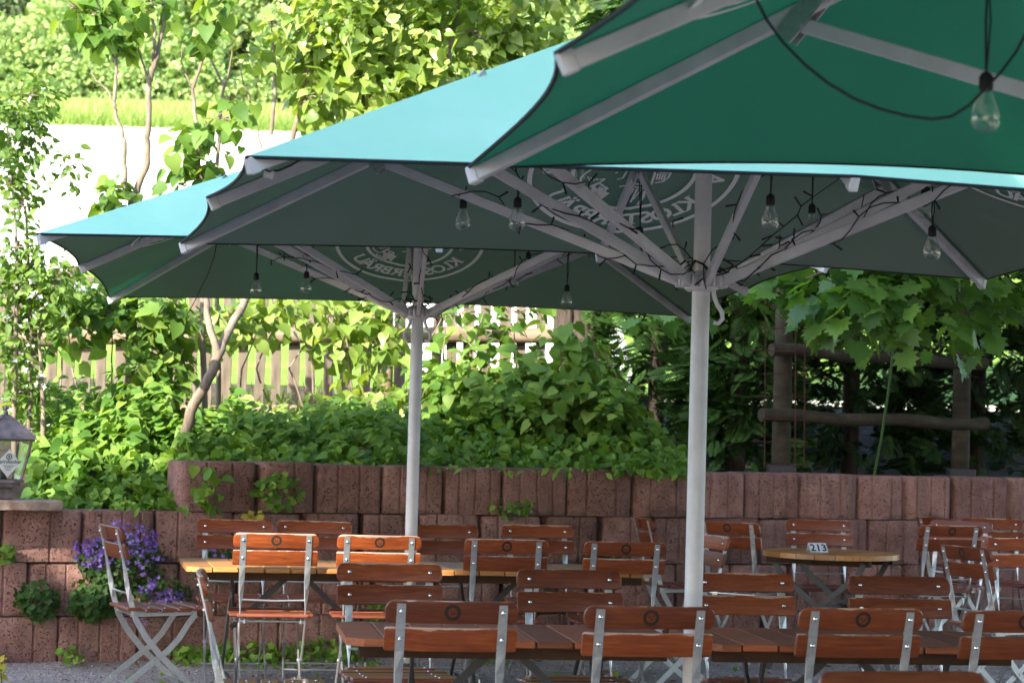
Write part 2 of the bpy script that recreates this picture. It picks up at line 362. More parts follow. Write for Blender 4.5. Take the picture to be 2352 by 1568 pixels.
# ------------------------------------------------------------------ leaves
def outline_leaf(right, rib, tris):
    """right: half outline points (x,y,z), rib: midrib points; mirrored"""
    pass
def tmpl_heart():
    V = [(0, 0, 0), (0, .28, -.02), (0, .62, -.05), (0, 1, -.22)]
    r = [(.24, -.10, .05), (.44, .10, .09), (.43, .36, .07), (.25, .68, -.02)]
    V += r + [(-x, y, z) for x, y, z in r]
    Tr = [(0, 4, 1), (4, 5, 1), (5, 6, 1), (6, 2, 1), (6, 7, 2), (7, 3, 2)]
    T = Tr+[tuple(({4: 8, 5: 9, 6: 10, 7: 11}.get(i, i)) for i in f)[::-1] for f in Tr]
    return np.array(V), np.array(T)
def tmpl_oval(w=.26):
    V = [(0, 0, 0), (0, .5, -.03), (0, 1, -.12), (w, .3, .06), (w*.9, .6, .03), (-w, .3, .06), (-w*.9, .6, .03)]
    T = [(0, 3, 1), (3, 4, 1), (4, 2, 1), (1, 5, 0), (1, 6, 5), (1, 2, 6)]
    return np.array(V), np.array(T)
def tmpl_plane():
    half = [(0.0, 0.0), (.20, -.12), (.47, -.02), (.36, .14), (.60, .30), (.40, .36), (.52, .58), (.30, .56), (.27, .72), (.13, .70), (0, 1.02)]
    pts = half + [(-x, y) for x, y in half[1:-1]][::-1]
    V = [(0, .32, 0)] + [(x, y, .10*abs(x)-.22*max(0, y-.3)**2-.05*y) for x, y in pts]
    n = len(pts); T = [(0, 1+i, 1+(i+1) % n) for i in range(n)]
    return np.array(V), np.array(T)
def tmpl_lobed():
    V = [(0, .35, 0)]; k = 15
    for i in range(k):
        a = -math.pi/2+2*math.pi*i/k; rad = .5*(1 if i % 3 else .72)
        V.append((rad*math.cos(a), .45+rad*math.sin(a)*.95, .08*abs(math.cos(a))))
    return np.array(V), np.array([(0, 1+i, 1+(i+1) % k) for i in range(k)])
def tmpl_star(n=5, inner=.35, cup=.3):
    V = [(0, 0, -.1)]
    for i in range(2*n):
        a = math.pi*i/n; r = 1.0 if i % 2 == 0 else inner
        V.append((r*.5*math.cos(a), r*.5*math.sin(a), cup*.3*(r-inner)))
    return np.array(V), np.array([(0, 1+i, 1+(i+1) % (2*n)) for i in range(2*n)])
def tmpl_spray():
    V = []; T = []
    def dia(p, d, L, w):
        b = len(V); d = np.array(d)/np.linalg.norm(d); s = np.array([d[1], -d[0], 0])
        p = np.array(p)
        V.extend([p, p+d*L*.5+s*w, p+d*L+np.array([0, 0, -.04*L]), p+d*L*.5-s*w]); T.extend([(b, b+1, b+2), (b, b+2, b+3)])
    dia((0, 0, 0), (0, 1, 0), 1.0, .022)
    for i in range(9):
        y = .08+.095*i; L = .46*(1-.7*abs(y-.35)-.25*y)
        for sg in (-1, 1):
            z = -.05*y
            dia((0, y, z), (sg*.85, .8, 0), L, .045)
            dia((sg*.17*L*2.0*.6, y+.16*L*2*.6, z), (sg*.25, 1, 0), L*.5, .032)
            dia((sg*.2*L, y+.2*L, z), (sg*1, .12, 0), L*.42, .03)
    return np.array([tuple(v) for v in V]), np.array(T)
def tmpl_clump(seed=1, n=8):
    g = np.random.default_rng(seed); V = []; T = []
    for i in range(n):
        c = g.normal(0, .33, 3); d = g.normal(0, 1, 3); d /= np.linalg.norm(d); s = np.cross(d, g.normal(0, 1, 3)); s /= np.linalg.norm(s)
        L, w = .34, .20; b = len(V)
        V.extend([c-d*L, c+s*w, c+d*L, c-s*w]); T.extend([(b, b+1, b+2), (b, b+2, b+3)])
    return np.array([tuple(v) for v in V]), np.array(T)
def tmpl_blade():
    V = [(-.03, 0, 0), (.03, 0, 0), (-.025, .5, .02), (.025, .5, .02), (0, 1, .22)]
    return np.array(V), np.array([(0, 1, 3), (0, 3, 2), (2, 3, 4)])
def tmpl_pebble():
    g = np.random.default_rng(3); V = [(0, 0, .5), (0, 0, -.3)]
    for i in range(6):
        a = i*math.pi/3; V.append((.5*math.cos(a)*g.uniform(.7, 1.1), .5*math.sin(a)*g.uniform(.7, 1.1), g.uniform(-.1, .15)))
    T = []
    for i in range(6): T += [(0, 2+i, 2+(i+1) % 6), (1, 2+(i+1) % 6, 2+i)]
    return np.array(V), np.array(T)
HEART, OVAL, PLANE, LOBED, SPRAY, BLADE, PEBBLE = tmpl_heart(), tmpl_oval(), tmpl_plane(), tmpl_lobed(), tmpl_spray(), tmpl_blade(), tmpl_pebble()
STAR5, CLUMP = tmpl_star(), tmpl_clump()
FLOWER4 = tmpl_star(4, .45, .2)
def norm(a): return a/np.maximum(np.linalg.norm(a, axis=1, keepdims=True), 1e-9)
def scatter(tm, P, D, Nn, S):
    """place template at P with long axis D and normal Nn, scale S -> V,T"""
    tv, tt = tm; D = norm(D); Nn = norm(Nn - D*np.sum(D*Nn, 1, keepdims=True)); X = np.cross(D, Nn)
    V = P[:, None, :] + S[:, None, None]*(tv[None, :, 0:1]*X[:, None, :]+tv[None, :, 1:2]*D[:, None, :]+tv[None, :, 2:3]*Nn[:, None, :])
    n, k = len(P), len(tv)
    T = tt[None] + (np.arange(n)*k)[:, None, None]
    return V.reshape(-1, 3), T.reshape(-1, 3)
def joinVT(L):
    V = []; T = []; o = 0
    for v, t_ in L: V.append(v); T.append(t_+o); o += len(v)
    return np.concatenate(V), np.concatenate(T)
def blob_pts(c, rad, ncl, per, spread, shell=.35):
    """leaf positions in twig clusters through an ellipsoid; returns P, outward, cluster centres"""
    c = np.array(c, float); rad = np.array(rad, float)
    d = norm(rng.normal(0, 1, (ncl, 3))); r = rng.uniform(shell, 1, (ncl, 1))**.6
    lump = 1+.22*np.sin(d[:, :1]*5+d[:, 1:2]*4+c[0]*3)+.16*np.sin(d[:, 2:3]*7+c[1]*5)
    C = c + d*r*rad*lump
    P = np.repeat(C, per, 0)+rng.normal(0, 1, (ncl*per, 3))*spread
    return P, norm(P-c), C
def leaf_dirs(P, out, droop=.55, up=.8):
    n = len(P)
    D = out*.5+rng.normal(0, .6, (n, 3)); D[:, 2] = D[:, 2]*.5-droop
    Nn = out*.45+rng.normal(0, .45, (n, 3)); Nn[:, 2] += up
    return D, Nn
def foliage(name, blobs, tm, size, mat, parent=None, droop=.55, up=.8, spread=.1, per=9, filt=None, extra=None):
    L = []
    for bl in blobs:
        c, rad, ncl = bl[:3]
        P, out, C = blob_pts(c, rad, ncl, per, bl[3] if len(bl) > 3 else spread)
        if filt is not None:
            k = filt(P); P = P[k]; out = out[k]
        D, Nn = leaf_dirs(P, out, droop, up)
        L.append(scatter(tm, P, D, Nn, rng.uniform(0, 1, len(P))**.7*size*.75+size*.42))
    if extra: L += extra
    V, T = joinVT(L); return tri_mesh(name, V, T, mat, parent)
def wig(p0, p1, n, amp):
    p0, p1 = Vector(p0), Vector(p1); out = []
    for i in range(n+1):
        f = i/n; j = amp*math.sin(math.pi*f)
        out.append(p0.lerp(p1, f)+Vector((random.uniform(-j, j), random.uniform(-j, j), random.uniform(-j, j)*.5)))
    return out
def twigs(mb, start, blobs, n, r=.006, ln=None):
    for bl in blobs:
        c, rad = Vector(bl[0]), Vector(bl[1])
        for i in range(n):
            d = Vector((random.gauss(0, 1), random.gauss(0, 1), random.gauss(0, .8))).normalized()
            e = c+Vector((d.x*rad.x, d.y*rad.y, d.z*rad.z))*random.uniform(.5, 1)
            s = c.lerp(Vector(start), random.uniform(.1, .5)) if start is not None else c
            mb.tube(wig(s, e, 4, .05), [r*1.2, r, r*.8, r*.6, r*.35], 4)
# ------------------------------------------------------------------ ground and hillside
def interp(x, pts):
    for (a, b), (c, d) in zip(pts, pts[1:]):
        if x <= c: return b+(d-b)*max(0, (x-a))/(c-a)
    return pts[-1][1]
HP = [(12, 1.08), (14, 1.14), (17, 1.40), (22, 2.05), (33, 3.65), (70, 10.9), (80, 13.2), (130, 24)]
def hill(x, y): return interp(y, HP)
WA = math.atan(.42); WD = Vector((math.cos(WA), math.sin(WA), 0)); WN = Vector((math.sin(WA), -math.cos(WA), 0))  # along the wall, towards camera
WP0 = Vector((-1.97, 13.25+.42*(-1.97+1.55), 0))       # left end of the top course
def wall_pt(s, out=0.0, z=0.0): p = WP0+WD*s+WN*out; return Vector((p.x, p.y, z))
def wall_s(x): return (x-WP0.x)/WD.x
def wall_y(x): return WP0.y+.42*(x-WP0.x)
def sheet(name, xs, yfun, nj, hf, mat, jit=0.0):
    """grid with rows from yfun(x)[0] to yfun(x)[1]"""
    V = []; T = []; n = len(xs)
    for j in range(nj+1):
        for x in xs:
            a, b = yfun(x); y = a+(b-a)*j/nj; V.append((x, y, hf(x, y)+(random.uniform(-jit, jit))))
    for j in range(nj):
        for i in range(n-1):
            a = j*n+i; T += [(a, a+1, a+n+1), (a, a+n+1, a+n)]
    o = tri_mesh(name, V, T, mat); return o
def gz(x, y): return max(0, min(1, (y-11.5)/3.5))*max(0, min(1, (x+.5)/2.5))*.045
xs = list(np.linspace(-9, 9, 60))
xw = [-300, -60, -25]+xs+[25, 60, 300]
tag(sheet('ground', xw, lambda x: (-150, min(wall_y(x), 40)+.12 if x < 14 else 19.8), 60, gz, M['gravel']), 'grey gravel ground of the beer garden', kind='structure')
def bank(x, y):
    d = y-wall_y(x); top = hill(x, max(y, 14))
    if x > 1.2: return 1.125+max(0, y-17.6)*.25
    if x < WP0.x+.15: low = .84+.03*math.sin(x*5); f = min(1, max(0, (d-.25)/1.3)); return low+(top-low)*f
    return min(top, 1.13+.12*max(0, d))
tag(sheet('terrace_soil', xs, lambda x: (wall_y(x)+.1, 20.0), 24, bank, M['soil'], .008), 'planted soil bank above the wall', kind='structure')
def yb(x): return interp(x, [(-2.6, 33), (-1.9, 30), (-.9, 21.5), (.2, 20.2), (1.2, 20.2), (1.7, 45), (50, 45)])
xm = sorted(list(np.linspace(-60, 40, 40))+list(np.linspace(-4, 1.5, 45)))
tag(sheet('meadow', xm, lambda x: (19.9, yb(x)), 10, hill, M['meadow']), kind='structure')
tag(sheet('field', xm, lambda x: (yb(x), 70), 16, hill, M['field']), kind='structure')
tag(sheet('grass_verge', xm, lambda x: (70, 80), 4, hill, M['verge']), kind='structure')
tag(sheet('hill', xm, lambda x: (80, 130), 8, hill, M['ffloor']), kind='structure')

# ------------------------------------------------------------------ retaining wall
COURSES = [(1.19, .885), (.885, .58), (.58, .265), (.265, -.06)]
wall = empty('retaining_wall', 'stepped retaining wall of rough reddish concrete planter blocks behind the tables', 'wall', WP0, WA)
def block(s0, wd, z0, z1, seed):
    g = random.Random(seed); mb = MB(); dp = .30
    r = g.choice([.015, .03, .03, .05, .10]); bul = g.choice([0, 0, .012, .03]); prof = []
    def yf(x):
        y = -bul*(1-(2*x/wd-1)**2)
        e = min(x, wd-x)
        if e < r: y += r-math.sqrt(max(0, r*r-(r-e)**2))
        return y
    gr = [wd*q for q in g.choice([(.33, .66), (.28, .72), (.5,), (.25, .52, .78), (.6,)])]
    xs_ = set([0, wd]+[r*k/3 for k in range(1, 4)]+[wd-r*k/3 for k in range(1, 4)]+[wd*k/8 for k in range(1, 8)])
    for q in gr: xs_ |= {q-.011, q-.005, q+.005, q+.011}
    xs_ = sorted(xs_)
    for x in xs_:
        y = yf(x)
        for q in gr:
            if abs(x-q) < .006: y += .008
        prof.append((x, y))
    prof = [(0, dp)]+prof+[(wd, dp)]
    n = len(prof); cx = wd/2; off = .0
    def ring(z, ins):
        return [(s0+cx+(x-cx)*(1-ins/wd*2), y+(ins if i not in (0, n-1) else -ins), z) for i, (x, y) in enumerate(prof)]
    rings = [ring(z0+.004, 0), ring(z0+(z1-z0)*.5, 0), ring(z1-.016, 0), ring(z1-.004, .006), ring(z1, .018)]
    vs = [p for rg in rings for p in rg]; fs = []
    for k in range(4):
        for i in range(n): fs.append((k*n+i, k*n+(i+1) % n, (k+1)*n+(i+1) % n, (k+1)*n+i))
    fs.append(tuple(4*n+i for i in range(n)))
    mb.add(vs, fs); o = mb.build('wall_block', M['block'], wall, 35); return o
for ci, (zt, zb) in enumerate(COURSES):
    g = random.Random(40+ci); s = 0.0 if ci == 0 else -1.75-.17*ci
    first = [.49, .37, .43, .41] if ci == 0 else []
    while s < 7.6:
        wd = first.pop(0) if first else g.choice([.36, .41, .44, .47, .43])
        block(s+.002, wd-.005, zb, zt+g.uniform(-.006, .004), int(s*1000)+ci*7777); s += wd

# stone slab and lantern at the left end
def wmat(): return Matrix.Rotation(WA, 4, 'Z')
sp = at(34, 1156, 12.62)
mb = MB(); random.seed(5)
pl = [(-.75, -.14), (-.3, -.17), (.0, -.16), (.25, -.15), (.262, .0), (.25, .16), (-.75, .16)]
mb.prism(pl, -.028, .028, axis='z')
slab = mb.build('stone_slab', M['slab'], None); slab.location = (sp.x, sp.y, .918); slab.rotation_euler = (0, 0, WA)
md = slab.modifiers.new('bevel', 'BEVEL'); md.width = .008; md.segments = 2
tag(slab, 'flat weathered stone slab capping the left end of the block wall', 'stone slab')
lb = at(6, 1140, 12.66); lz = .947
lan = empty('lantern', 'old square copper lantern with glass panes standing on the stone slab', 'lantern', (lb.x, lb.y, lz), R(28))
mb = MB(); mb.box((0, 0, .035), (.10, .10, .07), bev=.006); mb.box((0, 0, .085), (.16, .16, .035), bev=.006); mb.build('base', M['copper'], lan)
def frus(mb, h0, h1, z0, z1): mb.add([(-h0, -h0, z0), (h0, -h0, z0), (h0, h0, z0), (-h0, h0, z0), (-h1, -h1, z1), (h1, -h1, z1), (h1, h1, z1), (-h1, h1, z1)], [(3, 2, 1, 0), (4, 5, 6, 7), (0, 1, 5, 4), (1, 2, 6, 5), (2, 3, 7, 6), (3, 0, 4, 7)])
mb = MB(); z0, z1, h0, h1 = .105, .345, .080, .125
for sx in (-1, 1):
    for sy in (-1, 1): mb.bar((sx*h0, sy*h0, z0), (sx*h1, sy*h1, z1), .013, .013)
for z, h in ((z0, h0+.008), (z1, h1+.006)):
    for a, b in (((-1, -1), (1, -1)), ((1, -1), (1, 1)), ((1, 1), (-1, 1)), ((-1, 1), (-1, -1))):
        mb.bar((a[0]*h, a[1]*h, z), (b[0]*h, b[1]*h, z), .02, .018)
mb.build('frame', M['copper'], lan)
for k in range(4):
    mb = MB(); Mr = Matrix.Rotation(k*math.pi/2, 3, 'Z')
    q = [Mr @ Vector(p) for p in ((-h0, -h0, z0+.01), (h0, -h0, z0+.01), (h1-.003, -h1+.003, z1-.01), (-h1+.003, -h1+.003, z1-.01))]
    mb.add(q+[p*.975+Vector((0, 0, .025*p.z)) for p in q], [(0, 1, 2, 3), (7, 6, 5, 4), (0, 4, 5, 1), (1, 5, 6, 2), (2, 6, 7, 3), (3, 7, 4, 0)])
    pn = mb.build('pane', M['lampglass'], lan)
    if k in (0, 1):
        def onp(a, b, off=.002):   # a across, b up on that pane
            z = z0+.01+b*(z1-z0-.02); h = h0+(h1-h0)*b; return Mr @ Vector((a*h, -h-off, z))
        mb = MB(); C = [onp(0, .06), onp(.72, .42), onp(0, .80), onp(-.72, .42)]
        C2 = [Vector(c) + Mr @ Vector((0, .0014, 0)) for c in C]
        mb.add(C+C2, [(0, 1, 2, 3), (7, 6, 5, 4), (0, 4, 5, 1), (1, 5, 6, 2), (2, 6, 7, 3), (3, 7, 4, 0)])
        stk = mb.build('sticker', M['sticker'], pn)
        mb = MB()
        for i in range(14):   # small round emblem
            a0, a1 = i*math.pi/7, (i+1)*math.pi/7
            P_ = [onp(.17*math.cos(a0), .60+.08*math.sin(a0), .004), onp(.17*math.cos(a1), .60+.08*math.sin(a1), .004), onp(.12*math.cos(a1), .60+.056*math.sin(a1), .004), onp(.12*math.cos(a0), .60+.056*math.sin(a0), .004)]
            mb.add(P_, [(0, 1, 2, 3)])
        mb.add([onp(-.05, .57, .004), onp(.05, .57, .004), onp(.03, .64, .004), onp(-.03, .64, .004)], [(0, 1, 2, 3)])
        for i, y in enumerate((.36, .32, .28, .24)):
            w_ = .34-.07*i; mb.add([onp(-w_, y, .004), onp(w_, y, .004), onp(w_, y+.012, .004), onp(-w_, y+.012, .004)], [(0, 1, 2, 3)])
        mb.build('emblem', M['ink'], pn)
        cu = bpy.data.curves.new('lettering', 'FONT'); cu.body = 'Alpirsbacher'; cu.align_x = 'CENTER'; cu.size = .030; cu.extrude = .0004
        to = bpy.data.objects.new('lettering', cu); COL.objects.link(to); to.parent = pn
        c0 = onp(0, .43, .0045); xd = (onp(1, .43)-onp(-1, .43)).normalized(); yd = (onp(0, .5)-onp(0, .4)).normalized(); zd = xd.cross(yd)
        mm = Matrix((xd, yd, zd)).transposed().to_4x4(); mm.translation = c0; to.matrix_local = mm; cu.materials.append(M['ink'])
        bpy.context.view_layer.update(); dg = bpy.context.evaluated_depsgraph_get()
        me = bpy.data.meshes.new_from_object(to.evaluated_get(dg)); bpy.data.objects.remove(to); lo = link('lettering', me, pn); lo.matrix_local = mm
mb = MB(); mb.lathe([(.018, .105), (.018, .16), (.012, .17), (.012, .21)], n=10); mb.build('candle_holder', M['black'], lan)
mb = MB(); frus(mb, .150, .140, .350, .368); frus(mb, .140, .05, .368, .455); frus(mb, .05, .015, .455, .485)
mb.lathe([(.010, .484), (.016, .50), (.008, .515), (.014, .527), (.004, .545)], n=10)
for k in range(4):
    Mr = Matrix.Rotation(k*math.pi/2, 3, 'Z'); mb.tube([Mr @ Vector((.141, .141, .369)), Mr @ Vector((.05, .05, .457)), Mr @ Vector((.014, .014, .487))], .006, 6)
mb.build('roof', M['copper'], lan)

# ------------------------------------------------------------------ umbrellas
KEYS = [(-1, -1), (0, -1), (1, -1), (1, 0), (1, 1), (0, 1), (-1, 1), (-1, 0)]
JF = .58; HUBZ = 2.005
SIZES = [(1.812, 1.649, 2.154, 2.196, 3.064), (1.824, 1.56, 2.183, 2.223, 3.081), (1.83, 1.834, 2.225, 2.255, 3.142)]
SX = SY = ZC = ZM = ZA = 0; TIP = []; APEX = None
def use(i):
    global SX, SY, ZC, ZM, ZA, TIP, APEX, HUBZ, SAG, RAISE
    SAG = (.075, .045, .042)[i]; RAISE = (.38, .12, .12)[i]
    SX, SY, ZC, ZM, ZA = SIZES[i]; HUBZ = (2.015, 2.015, 2.07)[i]
    TIP = [Vector((a*SX, b*SY, ZC if a and b else ZM)) for a, b in KEYS]; APEX = Vector((0, 0, ZA))
def canopy_z(x, y):
    for k in range(8):
        a, b = TIP[k], TIP[(k+1) % 8]; det = a.x*b.y-a.y*b.x
        al = (x*b.y-y*b.x)/det; be = (a.x*y-a.y*x)/det
        if al >= -1e-6 and be >= -1e-6: return ZA+al*(a.z-ZA)+be*(b.z-ZA)
    return ZA
def canopy_pts(off, ns=14, nt_=8):
    V = []; T = []; sag = SAG
    for k in range(8):
        a, b = TIP[k], TIP[(k+1) % 8]; base = len(V)
        for j in range(nt_+1):
            t_ = j/nt_
            for i in range(ns+1):
                s = i/ns; e = a.lerp(b, s); bow = 4*s*(1-s)
                h = Vector((e.x, e.y, 0)).normalized(); e = e-h*sag*bow+Vector((0, 0, sag*bow*RAISE))
                p = e.lerp(APEX, t_); p = p-Vector((0, 0, .010*bow*t_*(1-t_)*2+off)); V.append(p)
        for j in range(nt_):
            for i in range(ns):
                q = base+j*(ns+1)+i; T += [(q, q+1, q+ns+2), (q, q+ns+2, q+ns+1)]
    return V, T
def hem_pts(ns=14):
    out = []; sag = SAG
    for k in range(8):
        a, b = TIP[k], TIP[(k+1) % 8]
        for i in range(ns):
            s = i/ns; e = a.lerp(b, s); bow = 4*s*(1-s); h = Vector((e.x, e.y, 0)).normalized()
            out.append(e-h*sag*bow+Vector((0, 0, sag*bow*RAISE-.004)))
    return out+[out[0]]
_glyph = {}
def glyph(ch):
    if ch in _glyph: return _glyph[ch]
    cu = bpy.data.curves.new('g', 'FONT'); cu.body = ch; cu.align_x = 'CENTER'; cu.size = 1.0; cu.offset = .026; cu.resolution_u = 3
    o = bpy.data.objects.new('g', cu); COL.objects.link(o); bpy.context.view_layer.update()
    me = bpy.data.meshes.new_from_object(o.evaluated_get(bpy.context.evaluated_depsgraph_get()))
    V = [(v.co.x, v.co.y) for v in me.vertices]; Fc = [tuple(p.vertices) for p in me.polygons]
    # small slab serifs at the feet and heads of the straight letters
    def ser(x0, x1, y0, y1):
        b = len(V); V.extend([(x0, y0), (x1, y0), (x1, y1), (x0, y1)]); Fc.append((b, b+1, b+2, b+3))
    xs_ = [v[0] for v in V] or [0]; L_, R_ = min(xs_), max(xs_)
    if ch in 'KLIRBPHEÄATU':
        t_ = .045; w_ = .09
        if ch in 'KLIRBPHE': ser(L_-w_, L_+w_+.09, 0, t_); ser(L_-w_, L_+w_+.09, .69-t_, .69)
        if ch in 'KRHAÄ': ser(R_-w_-.05, R_+w_, 0, t_)
        if ch in 'AÄ': ser(L_-w_, L_+w_+.05, 0, t_)
        if ch in 'HKU': ser(R_-w_-.09, R_+w_, .69-t_, .69)
        if ch == 'U': ser(L_-w_, L_+w_+.09, .69-t_, .69)
        if ch == 'T': ser(-.16, .16, 0, t_)
    bpy.data.objects.remove(o); _glyph[ch] = (V, Fc); return _glyph[ch]
def logo_mesh(side, r0=.983, RL=.445):
    """printed round brewery emblem on one side; side: outward direction"""
    o = Vector((*side, 0)); a = Vector((-o.y, o.x, 0)); n_half = SY if abs(o.y) > .5 else SX; r0 = r0*n_half/1.56
    cs = math.cos(math.atan2(ZA-ZM, n_half))
    mb = MB()
    def P(u, v, off=.027):    # u along reading direction, v up the slope (units of RL)
        p = o*(r0-v*RL*cs)+a*(u*RL); return Vector((p.x, p.y, canopy_z(p.x, p.y)-off-.004*(abs(u) < .12)))
    def ribbon(pts, w):
        n = len(pts); L = []
        for i in range(n):
            dx = pts[min(i+1, n-1)][0]-pts[max(i-1, 0)][0]; dy = pts[min(i+1, n-1)][1]-pts[max(i-1, 0)][1]; l = math.hypot(dx, dy) or 1
            ww = w if not hasattr(w, '__len__') else w[i]
            L.append((P(pts[i][0]-dy/l*ww/2, pts[i][1]+dx/l*ww/2), P(pts[i][0]+dy/l*ww/2, pts[i][1]-dx/l*ww/2)))
        vs = [q for l in L for q in l]; mb.add(vs, [(2*i, 2*i+1, 2*i+3, 2*i+2) for i in range(n-1)])
    def arc(r, w, n=72): ribbon([(r*math.sin(2*math.pi*i/n), -r*math.cos(2*math.pi*i/n)) for i in range(n+1)], w)
    arc(.985, .046); arc(.585, .044)
    def letter(ch, phi, r, size, bottom):
        V, Fc = glyph(ch); c, s = math.cos(phi), math.sin(phi); vs = []
        for x, y in V:
            x *= size; y = (y-.345)*size
            if bottom: px_, py_ = r*s+x*c-y*s, -r*c+x*s+y*c
            else: px_, py_ = r*s+x*c+y*s, r*c-x*s+y*c
            vs.append(P(px_, py_))
        mb.add(vs, Fc)
    word = 'KLOSTERBRÄU'; wid = [1.0, .92, 1.08, .9, .92, .92, 1.0, 1.0, 1.0, 1.05, 1.0]; tot = sum(wid); acc = 0
    for ch, w_ in zip(word, wid):
        letter(ch, (-.5+(acc+w_/2)/tot)*R(122), .775, .27, True); acc += w_
    word = 'ALPIRSBACHER'
    for i, ch in enumerate(word): letter(ch, (-.5+(i+.5)/len(word))*R(200), .785, .27, False)
    # monk with a raised mug, drawn in strokes (seen mirrored from below)
    def sk(pts, w=.02): ribbon([((-(X-1240)/1018), (177-Y)/488) for X, Y in pts], w)
    sk([(900, 110), (840, 150), (770, 200), (740, 240), (765, 285), (830, 312), (900, 300), (980, 240)], .022)
    sk([(800, 325), (785, 370), (830, 395)], .02); sk([(870, 300), (930, 270), (1050, 320)], .025)
    for i in range(6): sk([(795+20*i, 330+6*i), (790+22*i, 385+5*i)], .014)
    for i in range(7): sk([(900+20*i, 300+8*(i % 3)), (895+24*i, 410-6*i)], [.016, .03] if i % 2 else [.03, .012])
    for i in range(5): sk([(800+30*i, 225+5*i), (860+30*i, 270-8*i)], .012)
    sk([(880, 420), (960, 340), (1000, 410), (1050, 345)], .07)
    sk([(1280, 300), (1255, 370)], .02); sk([(1330, 300), (1320, 410)], .02); sk([(1300, 300), (1285, 350)], .014); sk([(1375, 310), (1335, 385)], .014)
    sk([(1415, 318), (1425, 370), (1405, 432)], .028)
    sk([(1145, 290), (1280, 262), (1400, 270), (1490, 296)], .02); sk([(1280, 285), (1400, 300), (1490, 297)], .02)
    sk([(1400, 110), (1440, 180), (1450, 270)], .025); sk([(1590, 120), (1585, 200), (1550, 235), (1480, 250)], .022)
    sk([(1440, 140), (1500, 132), (1580, 150), (1560, 168), (1480, 165), (1440, 140)], .018)
    for i in range(4): sk([(1470+25*i, 175), (1480+24*i, 225)], .018)
    sk([(1050, 110), (1150, 118), (1160, 160), (1145, 220), (1100, 240)], .018); sk([(1040, 160), (1050, 120)], .02); sk([(1080, 185), (1055, 190)], .016)
    sk([(1060, 70), (1130, 105), (1250, 95), (1350, 125)], .03)
    sk([(950, 60), (900, 20), (920, -60), (1010, -110), (1130, -120), (1230, -90), (1280, -20), (1270, 60)], .028)
    sk([(1000, -60), (1060, -40), (1150, -60)], .03); sk([(1040, 0), (1070, 5)], .03); sk([(1150, 0), (1180, 5)], .03); sk([(1050, 50), (1100, 62), (1160, 50)], .025)
    sk([(1480, 130), (1470, 60), (1500, 20), (1560, 20), (1590, 60), (1590, 120)], .03)
    return mb
